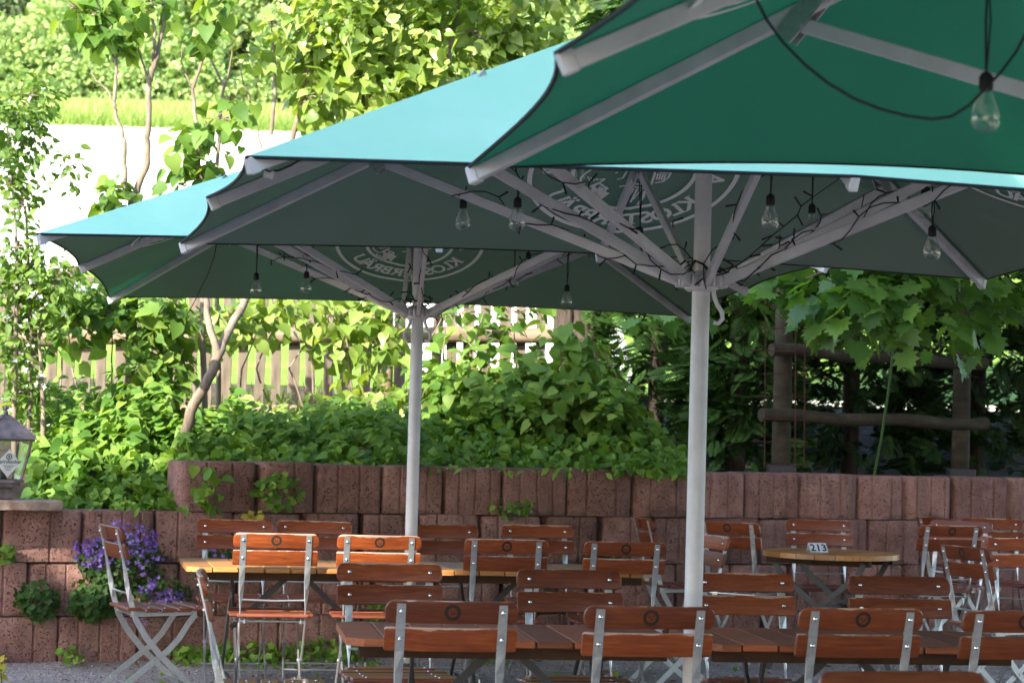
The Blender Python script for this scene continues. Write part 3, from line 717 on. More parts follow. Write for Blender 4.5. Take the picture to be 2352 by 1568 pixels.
def umbrella(ui, label, loc, th, logos, hooks):
    use(ui)
    u = empty('parasol', label, 'parasol', loc, th, 'green parasols over the tables'); u.rotation_euler = (TILT[ui], 0, th)
    mb = MB(); mb.tube([(0, 0, -.02), (0, 0, HUBZ+.02)], .0335, 20); mb.tube([(0, 0, HUBZ+.02), (0, 0, ZA+.02)], .0315, 20); mb.tube([(0, 0, 1.0), (0, 0, 1.012)], .0342, 20); mb.build('pole', M['white'], u, 40)
    mb = MB(); mb.box((0, 0, .03), (.55, .55, .05), bev=.01); mb.lathe([(.06, .055), (.05, .07), (.045, .16)], n=16); mb.build('base', M['iron'], u)
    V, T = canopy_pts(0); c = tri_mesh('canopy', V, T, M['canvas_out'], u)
    V, T = canopy_pts(.007); tri_mesh('lining', V, [t_[::-1] for t_ in T], M['canvas_sunglow' if ui == 0 else 'canvas_in'], c)
    mb = MB(); mb.tube(hem_pts(), .006, 5); mb.build('hem', M['binding'], c)
    for sd in logos: logo_mesh(sd).build('printed_emblem', M['print'], c)
    mb = MB(); mb.lathe([(.05, HUBZ-.055), (.062, HUBZ-.045), (.062, HUBZ+.0), (.05, HUBZ+.012), (.040, HUBZ+.02)], n=20)
    for k in range(8):
        d = Vector((TIP[k].x, TIP[k].y, 0)).normalized(); q = d*.07+Vector((0, 0, HUBZ-.02)); e = d.cross(Vector((0, 0, 1)))
        for sg in (-1, 1): mb.box(q+e*sg*.022, (.012, .05, .042), Matrix((e, d, Vector((0, 0, 1)))).transposed(), bev=.004)
    mb.build('runner', M['white'], u, 40)
    mb = MB(); mb.lathe([(.07, ZA-.10), (.07, ZA-.03), (.04, ZA-.01)], n=20); mb.build('crown', M['white'], u, 40)
    for k in range(8):
        tp_ = TIP[k]; d = Vector((tp_.x, tp_.y, 0)).normalized(); sl_ = (tp_-APEX).normalized(); nrm = d.cross(Vector((0, 0, 1))).cross(sl_).normalized()
        dn = Vector((0, 0, -.034))
        mb = MB(); mb.bar(APEX+sl_*.06+dn, tp_+dn+sl_*-.04, .026, .041, bev=.003); rb = mb.build('rib', M['white'], u)
        e_ = d.cross(Vector((0, 0, 1))); mb = MB(); ps_ = [APEX.lerp(tp_, f)+e_*.032 for f in (.08, .3, .5, .7, .9, .985)]; mb.tube([Vector((p.x, p.y, canopy_z(p.x, p.y)-.010)) for p in ps_], .0022, 4); mb.build('seam', M['binding'], c)
        mb = MB(); mb.bar(tp_+dn*.95-sl_*.045, tp_+dn*.95-sl_*.008, .031, .051, bev=.004); mb.build('end_cap', M['cap'], rb)
        J = APEX.lerp(tp_, JF)+Vector((0, 0, -.075)); H = d*.075+Vector((0, 0, HUBZ-.02))
        mb = MB(); mb.bar(H, J, .021, .039, bev=.003); s_ = mb.build('strut', M['white'], u)
        e = d.cross(Vector((0, 0, 1))); mb = MB()
        for sg in (-1, 1): mb.bar(J+e*sg*.018+Vector((0, 0, .06))-sl_*.06, J+e*sg*.018+sl_*.05-Vector((0, 0, .01)), .005, .055)
        mb.tube([J-e*.024, J+e*.024], .007, 8); mb.build('bracket', M['steel'], s_)
    for sg in hooks:
        mb = MB(); x = sg*.058
        mb.tube([(x*.5, -.02, HUBZ-.03), (x*.66, -.03, HUBZ-.05), (x*.72, -.035, HUBZ-.078), (x*.9, -.04, HUBZ-.105), (x*1.2, -.04, HUBZ-.130), (x*1.25, -.04, HUBZ-.155), (x*1.0, -.035, HUBZ-.172), (x*.7, -.03, HUBZ-.168)], .0085, 8)
        mb.build('hook', M['white'], u, 60)
    return u
UMB = [((1.870, 4.597, 0), R(7.3)), ((.694, 8.040, 0), R(12.0)), ((-.515, 11.81, 0), R(5.4))]
TILT = [0, 0, R(-1.1)]
ULAB = ['nearest green parasol, its emerald underside filling the upper right corner', 'middle green parasol, its white pole between the two brown front tables', 'farthest green parasol, lowest on the left above the honey coloured tables']
UM = [umbrella(0, ULAB[0], *UMB[0], [(-1, 0)], [1]), umbrella(1, ULAB[1], *UMB[1], [(0, 1), (1, 0)], [1]), umbrella(2, ULAB[2], *UMB[2], [(0, 1), (-1, 0)], [-1, 1])]
UMAT = [Matrix.Translation(l) @ Matrix.Rotation(t_, 4, 'Z') @ Matrix.Rotation(TILT[i], 4, 'X') for i, (l, t_) in enumerate(UMB)]

# string lights wound along the struts, and the bulbs hanging from them
def strut_pts(k):
    tp_ = TIP[k]; d = Vector((tp_.x, tp_.y, 0)).normalized(); return d*.075+Vector((0, 0, HUBZ-.02)), APEX.lerp(tp_, JF)+Vector((0, 0, -.075))
def fairy(ui, label, reach):
    use(ui); mb = MB(); g = random.Random(70+ui); M4 = UMAT[ui]
    for k in range(8):
        A, B = strut_pts(k); d = (B-A).normalized(); e = d.cross(Vector((0, 0, 1))).normalized(); f = e.cross(d); L = (B-A).length*reach[k]
        if L < .1: continue
        pts = []; n = int(L/.045); ph = g.uniform(0, 6)
        for i in range(n+1):
            t_ = i/n*L; a = ph+t_*17+g.uniform(-.3, .3); rad = .030+.012*math.sin(t_*9+k)
            pts.append(M4 @ (A+d*t_+e*math.cos(a)*rad*.9+f*(math.sin(a)*rad+.004)))
            if i % 3 == 1:
                s0 = A+d*t_+e*math.cos(a)*rad*.9+f*(math.sin(a)*rad+.004); o = (e*math.cos(a)+f*math.sin(a)+d*g.uniform(-.7, .7)).normalized()
                mb.tube([M4 @ s0, M4 @ (s0+o*.022), M4 @ (s0+o*.042)], [.0028, .0038, .0042], 5)
        mb.tube(pts, .0026, 5)
    pts = []
    for i in range(40):
        a = i*.45; r_ = .055+.02*math.sin(i*1.7); pts.append(M4 @ Vector((r_*math.cos(a), r_*math.sin(a), HUBZ+.035+.02*math.sin(i*.9))))
    mb.tube(pts, .0026, 5)
    return mb
fl1 = fairy(1, '', [.98, .75, .9, .8, .85, .5, .75, .95]); fl2 = fairy(2, '', [.95, .9, .9, .85, .7, .8, .85, .9])
# loose end below the middle parasol
g = random.Random(3); lp = [(1868, 452), (1840, 474), (1832, 494), (1800, 520), (1775, 540), (1748, 565), (1720, 590), (1690, 612), (1650, 622)]
lw_ = [at(x, y, 8.45-.04*i) for i, (x, y) in enumerate(lp)]; fl1.tube(lw_, .0026, 5)
for i in range(0, 8): o = Vector((g.uniform(-1, 1), 0, g.uniform(-.6, 1))).normalized(); fl1.tube([lw_[i], lw_[i]+o*.045], [.003, .004], 5)
use(1); a1 = UMAT[1] @ (APEX.lerp(TIP[4], .5)); fl1.tube([lw_[0], lw_[0].lerp(a1, .5)+Vector((0, 0, -.03)), a1], .0022, 4)
o = fl1.build('string_lights', M['black']); tag(o, 'black fairy light wire wound round the struts of the middle parasol', 'fairy lights')
o = fl2.build('string_lights', M['black']); tag(o, 'black fairy light wire wound round the struts of the farthest parasol', 'fairy lights')
ribs_all = []
for ui in range(3):
    use(ui)
    for k in range(8):
        A, B = strut_pts(k); ribs_all.append((ui, 's', UMAT[ui] @ A, UMAT[ui] @ B))
        ribs_all.append((ui, 'r', UMAT[ui] @ (APEX+Vector((0, 0, -.058))), UMAT[ui] @ (TIP[k]+Vector((0, 0, -.058)))))
bulb_me = {}
def bulb_proto(ui):
    mb = MB(); mb.lathe([(.0130, -.030), (.0145, -.038), (.0185, -.050), (.0250, -.066), (.0295, -.081), (.0308, -.092), (.0292, -.104), (.0230, -.115), (.0110, -.1215), (.002, -.123)], n=20)
    mb.v += []; gl_ = mb
    mb2 = MB(); mb2.lathe([(.006, .004), (.010, 0), (.0145, -.006), (.015, -.030), (.0135, -.036)], n=14); return gl_, mb2
gb, sb_ = bulb_proto(0)
def bulb(ui, x, ysock, Yg, label, kinds='sr'):
    best = None
    for (u_, kd, A, B) in ribs_all:
        if u_ != ui or kd not in kinds: continue
        lo, hi = .06, 1.0; f = None
        xa, xb = proj(A.lerp(B, lo))[0], proj(A.lerp(B, hi))[0]
        if (xa-x)*(xb-x) > 0: continue
        for _ in range(40):
            m_ = (lo+hi)/2
            if (proj(A.lerp(B, m_))[0]-x)*(xa-x) > 0: lo = m_
            else: hi = m_
        P = A.lerp(B, lo); gap = ysock-proj(P)[1]
        if gap < 4: continue
        c = gap+55*abs(P.y-Yg)+(30 if kd == 'r' else 0)
        if best is None or c < best[0]: best = (c, P)
    P = best[1]; z = at(x, ysock, P.y); hang = max(.02, P.z-z.z)
    b = empty('light_bulb', label, 'light bulb', (P.x, P.y, P.z-hang), random.uniform(0, 6), 'clear light bulbs hanging under the parasols')
    gl_ = gb.build('glass_bulb', M['glass'], b, 180); sb_.build('socket', M['black'], b, 50)
    mb = MB(); mb.tube([(0, 0, 0), (.003, 0, hang*.5), (.0, .0, hang-.0), (.0, .02, hang+.03)], .003, 5)
    mb.tube([(0, 0, 0), (-.006, .004, hang*.5), (-.004, -.01, hang), (-.002, -.024, hang+.02)], .0022, 5); mb.build('cord', M['black'], b)
    mb = MB(); mb.tube([(0, 0, -.036), (0, 0, -.062)], .004, 6); mb.tube([(-.008, 0, -.08), (-.004, 0, -.061), (.004, 0, -.061), (.008, 0, -.08)], .0008, 4); mb.build('filament_stem', M['glass'], b)
B1 = [(1065, 455, 8.6, 'clear bulb on the lowest left strut of the middle parasol, large and isolated'), (1190, 455, 7.9, 'clear bulb half hidden behind a strut, right of the large isolated bulb'),
      (1333, 352, 7.0, 'clear bulb whose rounded bottom peeks below the canopy edge above the printed monk'), (1473, 523, 7.5, 'clear bulb below the printed word, left of the middle pole'),
      (1773, 448, 7.2, 'clear bulb hanging just right of the middle pole under a bare steep strut'), (1870, 470, 8.6, 'small clear bulb half hidden behind a wire wound strut right of the middle pole'),
      (2128, 424, 8.0, 'upper of two clear bulbs at the right side of the middle parasol'), (2143, 520, 8.4, 'lower of two clear bulbs at the right side of the middle parasol')]
for x, y, Y, l in B1: bulb(1, x, y, Y, l)
B2 = [(592, 628, 11.5, 'clear bulb hanging lowest at the left of the farthest parasol'), (710, 577, 11.0, 'clear bulb overlapping a strut left of the farthest pole, above another'), (705, 624, 12.2, 'clear bulb mostly hidden behind a strut left of the farthest pole'),
      (960, 600, 10.9, 'clear bulb in front of the pole of the farthest parasol'), (1187, 612, 12.2, 'small clear bulb behind the right hand strut of the farthest parasol'), (1217, 580, 11.1, 'clear bulb high between two struts right of the farthest pole'), (1305, 655, 11.6, 'clear bulb hanging below the right edge of the farthest parasol')]
for x, y, Y, l in B2: bulb(2, x, y, Y, l)
# bulb and hanging cable of the nearest parasol
mb = MB(); Yc = 4.35
cab = [(1722, -30), (1740, 5), (1762, 48), (1800, 100), (1850, 150), (1900, 190), (1960, 226), (2020, 250), (2080, 266), (2140, 274), (2185, 268), (2225, 243), (2262, 205), (2300, 165), (2335, 118), (2352, 85), (2380, 40)]
mb.tube([at(x, y, Yc+.02*math.sin(i)) for i, (x, y) in enumerate(cab)], .0032, 6); o = mb.build('light_cable', M['black'], None, 60)
tag(o, 'sagging black light cable under the nearest parasol', 'cable')
bulb(0, 2270, 170, 4.35, 'largest clear bulb, hanging close by under the nearest parasol')

mb = MB(); mb.tube([at(x, y, 6.25+.05*i) for i, (x, y) in enumerate([(590, 372), (600, 385), (617, 394), (640, 392), (668, 380), (690, 366), (708, 350)])], .003, 5); o = mb.build('slack_wire', M['black'], None, 60); tag(o, 'short slack wire looped under the left corner of the middle parasol', 'wire')
q = at(618, 400, 6.36); mb = MB(); mb.box((0, 0, 0), (.030, .004, .024), Matrix.Rotation(.25, 3, 'Y'), bev=.001); mb.tube([(0, 0, .012), (0, 0, .022)], .003, 5); o = mb.build('white_clip', M['cap'], None); o.location = q; tag(o, 'little white clip hanging on the slack wire of the middle parasol', 'clip')
mb = MB(); mb.tube([at(x, y, 11.2+.02*i) for i, (x, y) in enumerate([(497, 560), (492, 590), (478, 628), (462, 660), (448, 690), (430, 722)])], .0026, 5); o = mb.build('loose_wire', M['black'], None, 60); tag(o, 'thin black wire trailing down from the left side of the farthest parasol', 'wire')
# ------------------------------------------------------------------ chairs
def chair_proto():
    c = empty('folding_chair', 'x', 'chair', (0, 0, 0), 0, 'folding garden chairs')
    bx_ = .165
    # long bar: back post that curves forward into the front foot;  short leg: seat front down to the rear foot
    post = [(-.235, .865), (-.215, .79), (-.195, .71), (-.18, .64), (-.165, .57), (-.145, .49), (-.115, .40), (-.06, .31), (.02, .215), (.10, .14), (.17, .075), (.205, .035), (.222, .004)]
    sid = [(1, 0, 0)]*3+[(.95, .3, 0), (.7, .7, 0), (.2, 1, 0)]+[(0, 1, 0.6)]*7
    wid = [.028, .030, .030, .029, .028, .028, .030, .032, .032, .030, .028, .028, .028]
    for sx in (-1, 1):
        mb = MB(); mb.strip([(sx*bx_, y, z) for y, z in post], [(w, .006) for w in wid], sid); mb.build('back_post', M['steel'], c)
        leg = [(.205, .425), (.17, .38), (.12, .30), (.06, .235), (.0, .19), (-.07, .135), (-.14, .08), (-.18, .04), (-.198, .004)]
        mb = MB(); mb.strip([(sx*(bx_-.012), y, z) for y, z in leg], [(.030, .006)]*9, [(0, 1, .6)]*9); mb.tube([(sx*(bx_-.02), .035, .212), (sx*(bx_+.008), .035, .212)], .009, 8); mb.build('leg', M['steel'], c)
        mb = MB(); mb.bar((sx*(bx_-.022), -.14, .425), (sx*(bx_-.022), .215, .432), .006, .024); mb.build('seat_rail', M['steel'], c)
    mb = MB()
    mb.tube([(-bx_, -.155, .535), (-bx_*.6, -.152, .533), (0, -.15, .530), (bx_*.6, -.152, .533), (bx_, -.155, .535)], .0055, 8)
    mb.build('crossbar', M['rod'], c, 60)
    mb = MB(); mb.tube([(-bx_, -.125, .425), (-bx_+.03, -.125, .425), (-bx_+.031, -.125, .425), (bx_-.031, -.125, .425), (bx_-.03, -.125, .425), (bx_, -.125, .425)], [.0105, .0105, .0065, .0065, .0105, .0105], 8); mb.build('hinge_rod', M['rod'], c, 60)
    for y in (.175, -.15):
        mb = MB(); mb.tube([(-bx_, y, .072), (bx_, y, .072)], .0055, 8); mb.build('crossbar', M['rod'], c, 60)
    # two curved back slats
    def slat(z0, z1, rt, rb, yb, yt, w):
        n = 16; hw = w/2; fr = []
        def halfz(x):
            e = hw-abs(x); a = z1; b = z0
            if e < rt: a = z1-rt+math.sqrt(max(0, rt*rt-(rt-e)**2))
            if e < rb: b = z0+rb-math.sqrt(max(0, rb*rb-(rb-e)**2))
            return b, a
        xs_ = sorted(set([-hw, hw]+[sg*(hw-rt*(1-math.cos(q*math.pi/10))) for sg in (-1, 1) for q in range(1, 6)]+[hw*(-.85+1.7*i/10) for i in range(11)]))
        mb = MB(); vs = []
        for x in xs_:
            b, a = halfz(x); bow = -.016*(1-(x/hw)**2)
            for z, ins in ((b, 0), (b+.004, 1), (a-.004, 1), (a, 0)):
                y = yb+(yt-yb)*(z-z0)/(z1-z0)+bow
                vs += [(x, y+(.009 if ins else .006), z), (x, y-(.009 if ins else .006), z)]
        m_ = len(xs_); fs = []
        for i in range(m_-1):
            p = 8*i; q = p+8
            for k in range(3): fs.append((p+2*k, q+2*k, q+2*k+2, p+2*k+2)); fs.append((p+2*k+1, p+2*k+3, q+2*k+3, q+2*k+1))
            fs.append((p, p+1, q+1, q)); fs.append((p+6, q+6, q+7, p+7))
        for p in (0, 8*(m_-1)):
            for k in range(3): fs.append((p+2*k, p+2*k+2, p+2*k+3, p+2*k+1))
        mb.add(vs, fs); return mb.build('back_slat', M['slat'], c, 40)
    yof = lambda z: -.235+(.865-z)*.262
    off = .017
    for (z0, z1, rt, rb) in ((.802, .876, .030, .020), (.710, .788, .008, .006)):
        s = slat(z0, z1, rt, rb, yof(z0)+off, yof(z1)+off, .430)
        zm = (z0+z1)/2
        for sx in (-1, 1):
            mb = MB(); x = sx*bx_; y = yof(zm)
            mb.lathe([(.0085, 0), (.0075, .0032), (.0045, .0056), (.001, .0062)], n=12)
            mb.v = [(x+p[0], y+off+.0075+p[2], zm+p[1]) for p in mb.v]; mb.build('rivet', M['rivet'], s, 60)
            mb = MB(); mb.lathe([(.007, 0), (.007, -.0045), (.003, -.006), (.001, -.008)], c=(0, 0, -.0275), n=8)
            mb.v = [(x+p[0], y+off+.0075+p[2], zm+p[1]) for p in mb.v]; mb.build('bolt', M['rivet'], s, 60)
        if z0 > .8:
            mb = MB(); n = 28; rr_ = .0265
            def Q(r_, a): zz = zm+r_*math.sin(a); xx = r_*math.cos(a); return (xx, yof(zz)+off-.0245-.0012, zz)
            for (ra, rb_) in ((rr_, .0165), (.0155, .0148)):
                for i in range(n):
                    a0, a1 = 2*math.pi*i/n, 2*math.pi*(i+1)/n
                    mb.add([Q(ra, a0), Q(ra, a1), Q(rb_, a1), Q(rb_, a0)], [(0, 1, 2, 3)])
            def blobp(cx_, cz_, r_, k=8): mb.add([(cx_+r_*math.cos(2*math.pi*i/k), yof(zm+cz_)+off-.0255, zm+cz_+r_*.8*math.sin(2*math.pi*i/k)) for i in range(k)], [tuple(range(k))])
            blobp(-.005, .003, .0035); blobp(.004, -.003, .0045); blobp(-.002, -.008, .003); blobp(.007, .006, .0025)
            mb.build('emblem', M['brand'], s)
    # seat of cross slats
    for i in range(5):
        y = -.13+i*.087; mb = MB(); w = .43 if i not in (0,) else .36
        mb.box((0, y, .449+.003*(i-2)**2*.5), (w-.02*(i == 4), .072, .018), bev=.005); s = mb.build('seat_slat', M['seat'], c)
        for sx in (-1, 1):
            mb = MB(); mb.lathe([(.006, 0), (.005, .0025), (.001, .0035)], c=(sx*(bx_-.022), y, .458+.003*(i-2)**2*.5), n=8); mb.build('rivet', M['rivet'], s, 60)
    return c
proto = chair_proto()
kids = [(o, [q for q in proto.children if False]) for o in proto.children]
def copy_tree(src, loc, rz, label, group):
    r = src.copy(); COL.objects.link(r); r.location = loc; r.rotation_euler = (0, 0, rz); r['label'] = label; r['group'] = group
    for ch in CHILD[src.name]:
        a = ch.copy(); COL.objects.link(a); a.parent = r
        for gch in CHILD[ch.name]:
            b = gch.copy(); COL.objects.link(b); b.parent = a
    return r
bpy.context.view_layer.update()
CHILD = {}
for o in [proto]+list(proto.children_recursive): CHILD[o.name] = list(o.children)
first = [True]
def place_chair(x, y, facing, label, group, z=0.0, base=None):
    """x,y: centre of the backrest top; facing: degrees of the seat direction from +Y, anticlockwise"""
    facing += random.uniform(-1.6, 1.6); a = R(facing); o = Vector((-math.sin(a), math.cos(a), 0))*.22
    loc = (x+o.x, y+o.y, gz(x+o.x, y+o.y)+z)
    if first[0]:
        first[0] = False; proto.location = loc; proto.rotation_euler = (0, 0, a); proto['label'] = label; proto['group'] = group; return proto
    return copy_tree(proto, loc, a, label, group)
G1, G2, G3, G4 = 'chairs with their backs to the camera at the brown tables', 'chairs on the far side of the brown tables', 'chairs with their backs to the camera at the honey tables', 'chairs along the wall behind the honey tables'
place_chair(-.168, 7.04, 9, 'reddish chair back with burnt emblem at the left end of the near brown table', G1)
place_chair(.470, 7.05, 10, 'reddish chair back with burnt emblem just left of the white middle pole', G1)
place_chair(1.180, 7.22, 12, 'reddish chair back with emblem, first right of the middle pole in the near row', G1)
place_chair(1.735, 7.30, 11, 'near chair with emblem cut off by the right edge of the photo', G1)
place_chair(-.472, 8.88, 180+11, 'dark red chair facing the camera, left of the others beyond the brown table', G2)
place_chair(.254, 8.76, 180+13, 'dark red chair facing the camera, left of the middle pole beyond the brown table', G2)
place_chair(.962, 8.86, 180+12, 'dark red chair facing the camera, partly hidden by the middle white pole', G2)
place_chair(1.608, 8.94, 180+9, 'dark red chair facing the camera beyond the brown table, nearest the right edge', G2)
place_chair(-1.162, 11.03, 10, 'sunlit orange chair back with emblem at the left end of the honey table', G3)
place_chair(-.646, 11.12, 11, 'half sunlit orange chair back with emblem in front of the far white pole', G3)
place_chair(.002, 11.09, 9, 'shaded brown chair back with emblem right of the far white pole', G3)
place_chair(.610, 11.16, 9, 'shaded brown chair back with emblem at the right end of the honey table', G3)
place_chair(-1.545, 12.40, 180+12, 'dark chair facing the camera behind the left end of the honey table', G4)
place_chair(-1.103, 12.53, 180+8, 'dark chair facing the camera, second along the wall behind the sunlit orange chair', G4)
place_chair(-.376, 12.46, 180+10, 'dark chair facing the camera behind the far white pole', G4)
place_chair(.178, 12.75, 180+12, 'dark chair facing the camera at the right end of the row along the wall', G4)
place_chair(-2.06, 11.36, -64, 'chair seen from the side at the head of the honey table, beside the purple flowers', 'chairs at the table ends')
place_chair(-1.118, 8.07, -84, 'chair seen edge on at the left head of the brown table, only its back showing', 'chairs at the table ends')
place_chair(1.14, 12.08, 110, 'chair turned sideways at the right head of the honey table, beside the middle pole', 'chairs at the table ends')
place_chair(.96, 5.26, 180+13, 'nearest chair, only the top of its backrest showing at the bottom edge', 'chairs at the table ends')
G5, G6 = 'chairs round the table with the number card', 'dark chairs in the far right corner'
place_chair(1.375, 13.55, -32, 'angled chair back with emblem left of the round table, behind the middle pole', G5)
place_chair(.865, 13.9, -80, 'chair seen edge on against the wall, left of the middle pole', G5)
place_chair(2.015, 14.12, 180+4, 'chair facing the camera behind the round table with the number card', G5)
place_chair(2.80, 13.75, 12, 'chair back with faint emblem right of the round table, leaning left', G6)
place_chair(2.445, 11.65, -65, 'steeply turned chair back with peeled top edge in front of the right corner', G6)
place_chair(3.02, 14.5, 180-30, 'chair facing the camera with pinkish slats, half hidden in the right corner', G6)
place_chair(3.32, 14.95, 180+5, 'darkest chair facing the camera against the wall in the right corner', G6)
place_chair(2.91, 14.75, -62, 'narrow edge on chair top between two other chairs in the right corner', G6)
place_chair(2.98, 12.62, 180+10, 'reddish chair facing the camera, cut off by the right edge above the near row', G6)

# ------------------------------------------------------------------ tables
def rect_table(label, c, th, L, Dp, z, wood, group):
    t_ = empty('garden_table', label, 'table', (c[0], c[1], gz(*c[:2])), th, group)
    n = round(L/.128); w = L/n
    for i in range(n):
        x = -L/2+w*(i+.5); ww = w-.006; hw = ww/2
        mb = MB(); ch = .06
        if i in (0, n-1):
            s = -1 if i == 0 else 1
            poly = [(x-s*hw, -Dp/2), (x+s*(hw-ch), -Dp/2), (x+s*hw, -Dp/2+ch*.8), (x+s*hw, Dp/2-ch*.8), (x+s*(hw-ch), Dp/2), (x-s*hw, Dp/2)]
            if s < 0: poly = poly[::-1]
            mb.prism(poly, z-.026, z, axis='z')
        else: mb.box((x, 0, z-.013), (ww, Dp, .026), bev=.004)
        mb.build('board', wood, t_)
    for y in (-Dp*.36, Dp*.36):
        mb = MB(); mb.bar((-L/2+.05, y, z-.048), (L/2-.05, y, z-.048), .05, .044); mb.build('batten', M['under'], t_)
    for sx in (-1, 1):
        x = sx*(L/2-.26)
        for sg in (-1, 1):
            mb = MB(); y0 = sg*Dp*.36
            mb.strip([(x+sg*.02, y0, z-.05), (x+sg*.02, y0*.75, z-.16), (x+sg*.02, 0, .36), (x+sg*.02, -y0*.85, .12), (x+sg*.02, -y0*1.05, .0)], [(.028, .012)]*5, [(0, 1, .5)]*5); mb.build('leg', M['iron'], t_)
        mb = MB(); mb.bar((x, -Dp*.30, .10), (x, Dp*.30, .10), .012, .012); mb.build('crossbar', M['iron'], t_)
        mb = MB(); mb.bar((x, 0, .36), (x-sx*.30, 0, z-.06), .014, .028); mb.build('brace', M['iron'], t_)
    return t_
T1, T2 = R(8.0), R(11.8)
e1 = Vector((math.cos(T1), math.sin(T1), 0)); n1 = Vector((-math.sin(T1), math.cos(T1), 0))
c1 = Vector((-.545, 7.50, 0))+e1*.60+n1*.33
rect_table('long brown slatted table, left of the middle pole in the foreground', c1, T1, 1.19, .66, .70, M['board'], 'brown slatted tables in the foreground')
rect_table('long brown slatted table, right of the middle pole in the foreground', c1+e1*1.265, T1, 1.20, .66, .70, M['board'], 'brown slatted tables in the foreground')
e2 = Vector((math.cos(T2), math.sin(T2), 0)); n2 = Vector((-math.sin(T2), math.cos(T2), 0))
c2 = Vector((-1.615, 11.02, 0))+e2*.60+n2*.35
rect_table('honey coloured slatted table with sunlit left end near the purple flowers', c2, T2, 1.19, .70, .695, M['honey'], 'honey coloured slatted tables by the wall')
rect_table('honey coloured slatted table in shade, right of the far pole', c2+e2*1.25, T2, 1.21, .70, .695, M['honey'], 'honey coloured slatted tables by the wall')
def round_table(label, c, r, z, wood, th):
    t_ = empty('round_table', label, 'table', (c[0], c[1], gz(*c)), th, 'round folding tables')
    mb = MB(); n = 7; w = 2*r/n
    for i in range(n):
        a, b = -r+w*i+.002, -r+w*(i+1)-.002; poly = []
        ys = [a+(b-a)*k/6 for k in range(7)]
        poly = [(math.sqrt(max(0, r*r-y*y)), y) for y in ys]+[(-math.sqrt(max(0, r*r-y*y)), y) for y in ys[::-1]]
        mb = MB(); mb.prism(poly, z-.03, z, axis='z'); mb.build('board', wood, t_)
    for x in (-.2, .2):
        mb = MB(); mb.bar((x, -r*.8, z-.05), (x, r*.8, z-.05), .045, .04); mb.build('batten', M['under'], t_)
    for sx in (-1, 1):
        for sg in (-1, 1):
            mb = MB(); mb.strip([(sx*.2+sg*.02, sg*r*.72, z-.05), (sx*.2+sg*.02, sg*r*.62, z-.13), (sx*.2+sg*.02, 0, .38), (sx*.2+sg*.02, -sg*r*.62, .11), (sx*.2+sg*.02, -sg*r*.75, 0)], [(.034, .012)]*5, [(0, 1, .5)]*5); mb.build('leg', M['iron'], t_)
    mb = MB(); mb.tube([(-.22, 0, .38), (.22, 0, .38)], .012, 8); mb.build('brace', M['iron'], t_); return t_
RT = (1.99, 13.38)
round_table('round honey coloured folding table with the number card on it', RT, .415, .715, M['honey'], R(60))
round_table('round wooden table at the right edge, almost wholly out of view', (3.42, 12.0), .40, .70, M['honey'], R(20))
cp = at(1876, 1262, 13.36)
card = empty('table_number', 'small folded steel number card standing on the round table', 'table number', (cp.x, cp.y, gz(*RT)+.716), R(14))
mb = MB(); w_, h_, d_ = .115, .085, .045; th_ = .0015
A_ = [(-w_/2, -d_, 0), (w_/2, -d_, 0), (w_/2, 0, h_*.62), (-w_/2, 0, h_*.62)]; B_ = [(-w_/2, 0, h_*.62), (w_/2, 0, h_*.62), (w_/2, d_*.7, 0), (-w_/2, d_*.7, 0)]
for q in (A_, B_): mb.add([Vector(p) for p in q]+[Vector(p)-Vector((0, 0, th_*2)) for p in q], [(0, 1, 2, 3), (7, 6, 5, 4), (0, 4, 5, 1), (1, 5, 6, 2), (2, 6, 7, 3), (3, 7, 4, 0)])
mb.build('plate', M['steelsign'], card)
cu = bpy.data.curves.new('n', 'FONT'); cu.body = '213'; cu.align_x = 'CENTER'; cu.size = .072; cu.extrude = .0004; cu.offset = .0015
to = bpy.data.objects.new('n', cu); COL.objects.link(to); bpy.context.view_layer.update()
me = bpy.data.meshes.new_from_object(to.evaluated_get(bpy.context.evaluated_depsgraph_get())); bpy.data.objects.remove(to)
me.materials.clear(); me.materials.append(M['ink']); lo = link('digits', me, card)
yd = Vector((0, d_, h_*.62)).normalized(); xd = Vector((1, 0, 0)); zd = xd.cross(yd)
mm = Matrix((xd, yd, zd)).transposed().to_4x4(); mm.translation = Vector((0, -d_, 0))+yd*.008+zd*.0015; lo.matrix_local = mm
# ------------------------------------------------------------------ fence, posts, trellis
FY = 17.0
fence = empty('picket_fence', 'weathered grey brown picket fence with a log rail behind the shrubs', 'fence', (-2, FY, 1.4))
g = random.Random(11)
def fz(x): return .034*(x+2)
mb = MB(); mb.tube([(a, -.06+.01*math.sin(a*3), fz(a-2)+.70+.008*math.sin(a*5)) for a in [-1.9+i*.25 for i in range(19)]], [.062+.004*math.sin(i) for i in range(19)], 12); mb.build('log_rail', M['log'], fence, 60)
mb = MB(); mb.tube([(a, -.04, fz(a-2)+.12) for a in (-1.9, -.5, 1, 2.6)], .05, 10); mb.build('log_rail', M['log'], fence, 60)
x = -2.0
while x < 2.35:
    w = g.uniform(.072, .092); h = 1.22+g.uniform(-.04, .05); mb = MB(); z = fz(x-2)
    poly = [(-w/2, -.05), (w/2, -.05)]+[(w/2*math.cos(a), h-w/2+w/2*math.sin(a)) for a in [i*math.pi/6 for i in range(7)]]
    mb.prism(poly, -.011, .011); o = mb.build('picket', M['picket'], fence); o.location = (x, 0, z); o.rotation_euler = (0, R(g.uniform(-1.5, 1.5)), 0)
    x += g.uniform(.128, .148)
tb = at(1345, 1040, 16.6)
t_ = empty('gate_post', 'thick dark old trunk post at the right end of the picket fence', 'post', (tb.x, tb.y, 1.2))
mb = MB(); g = random.Random(4)
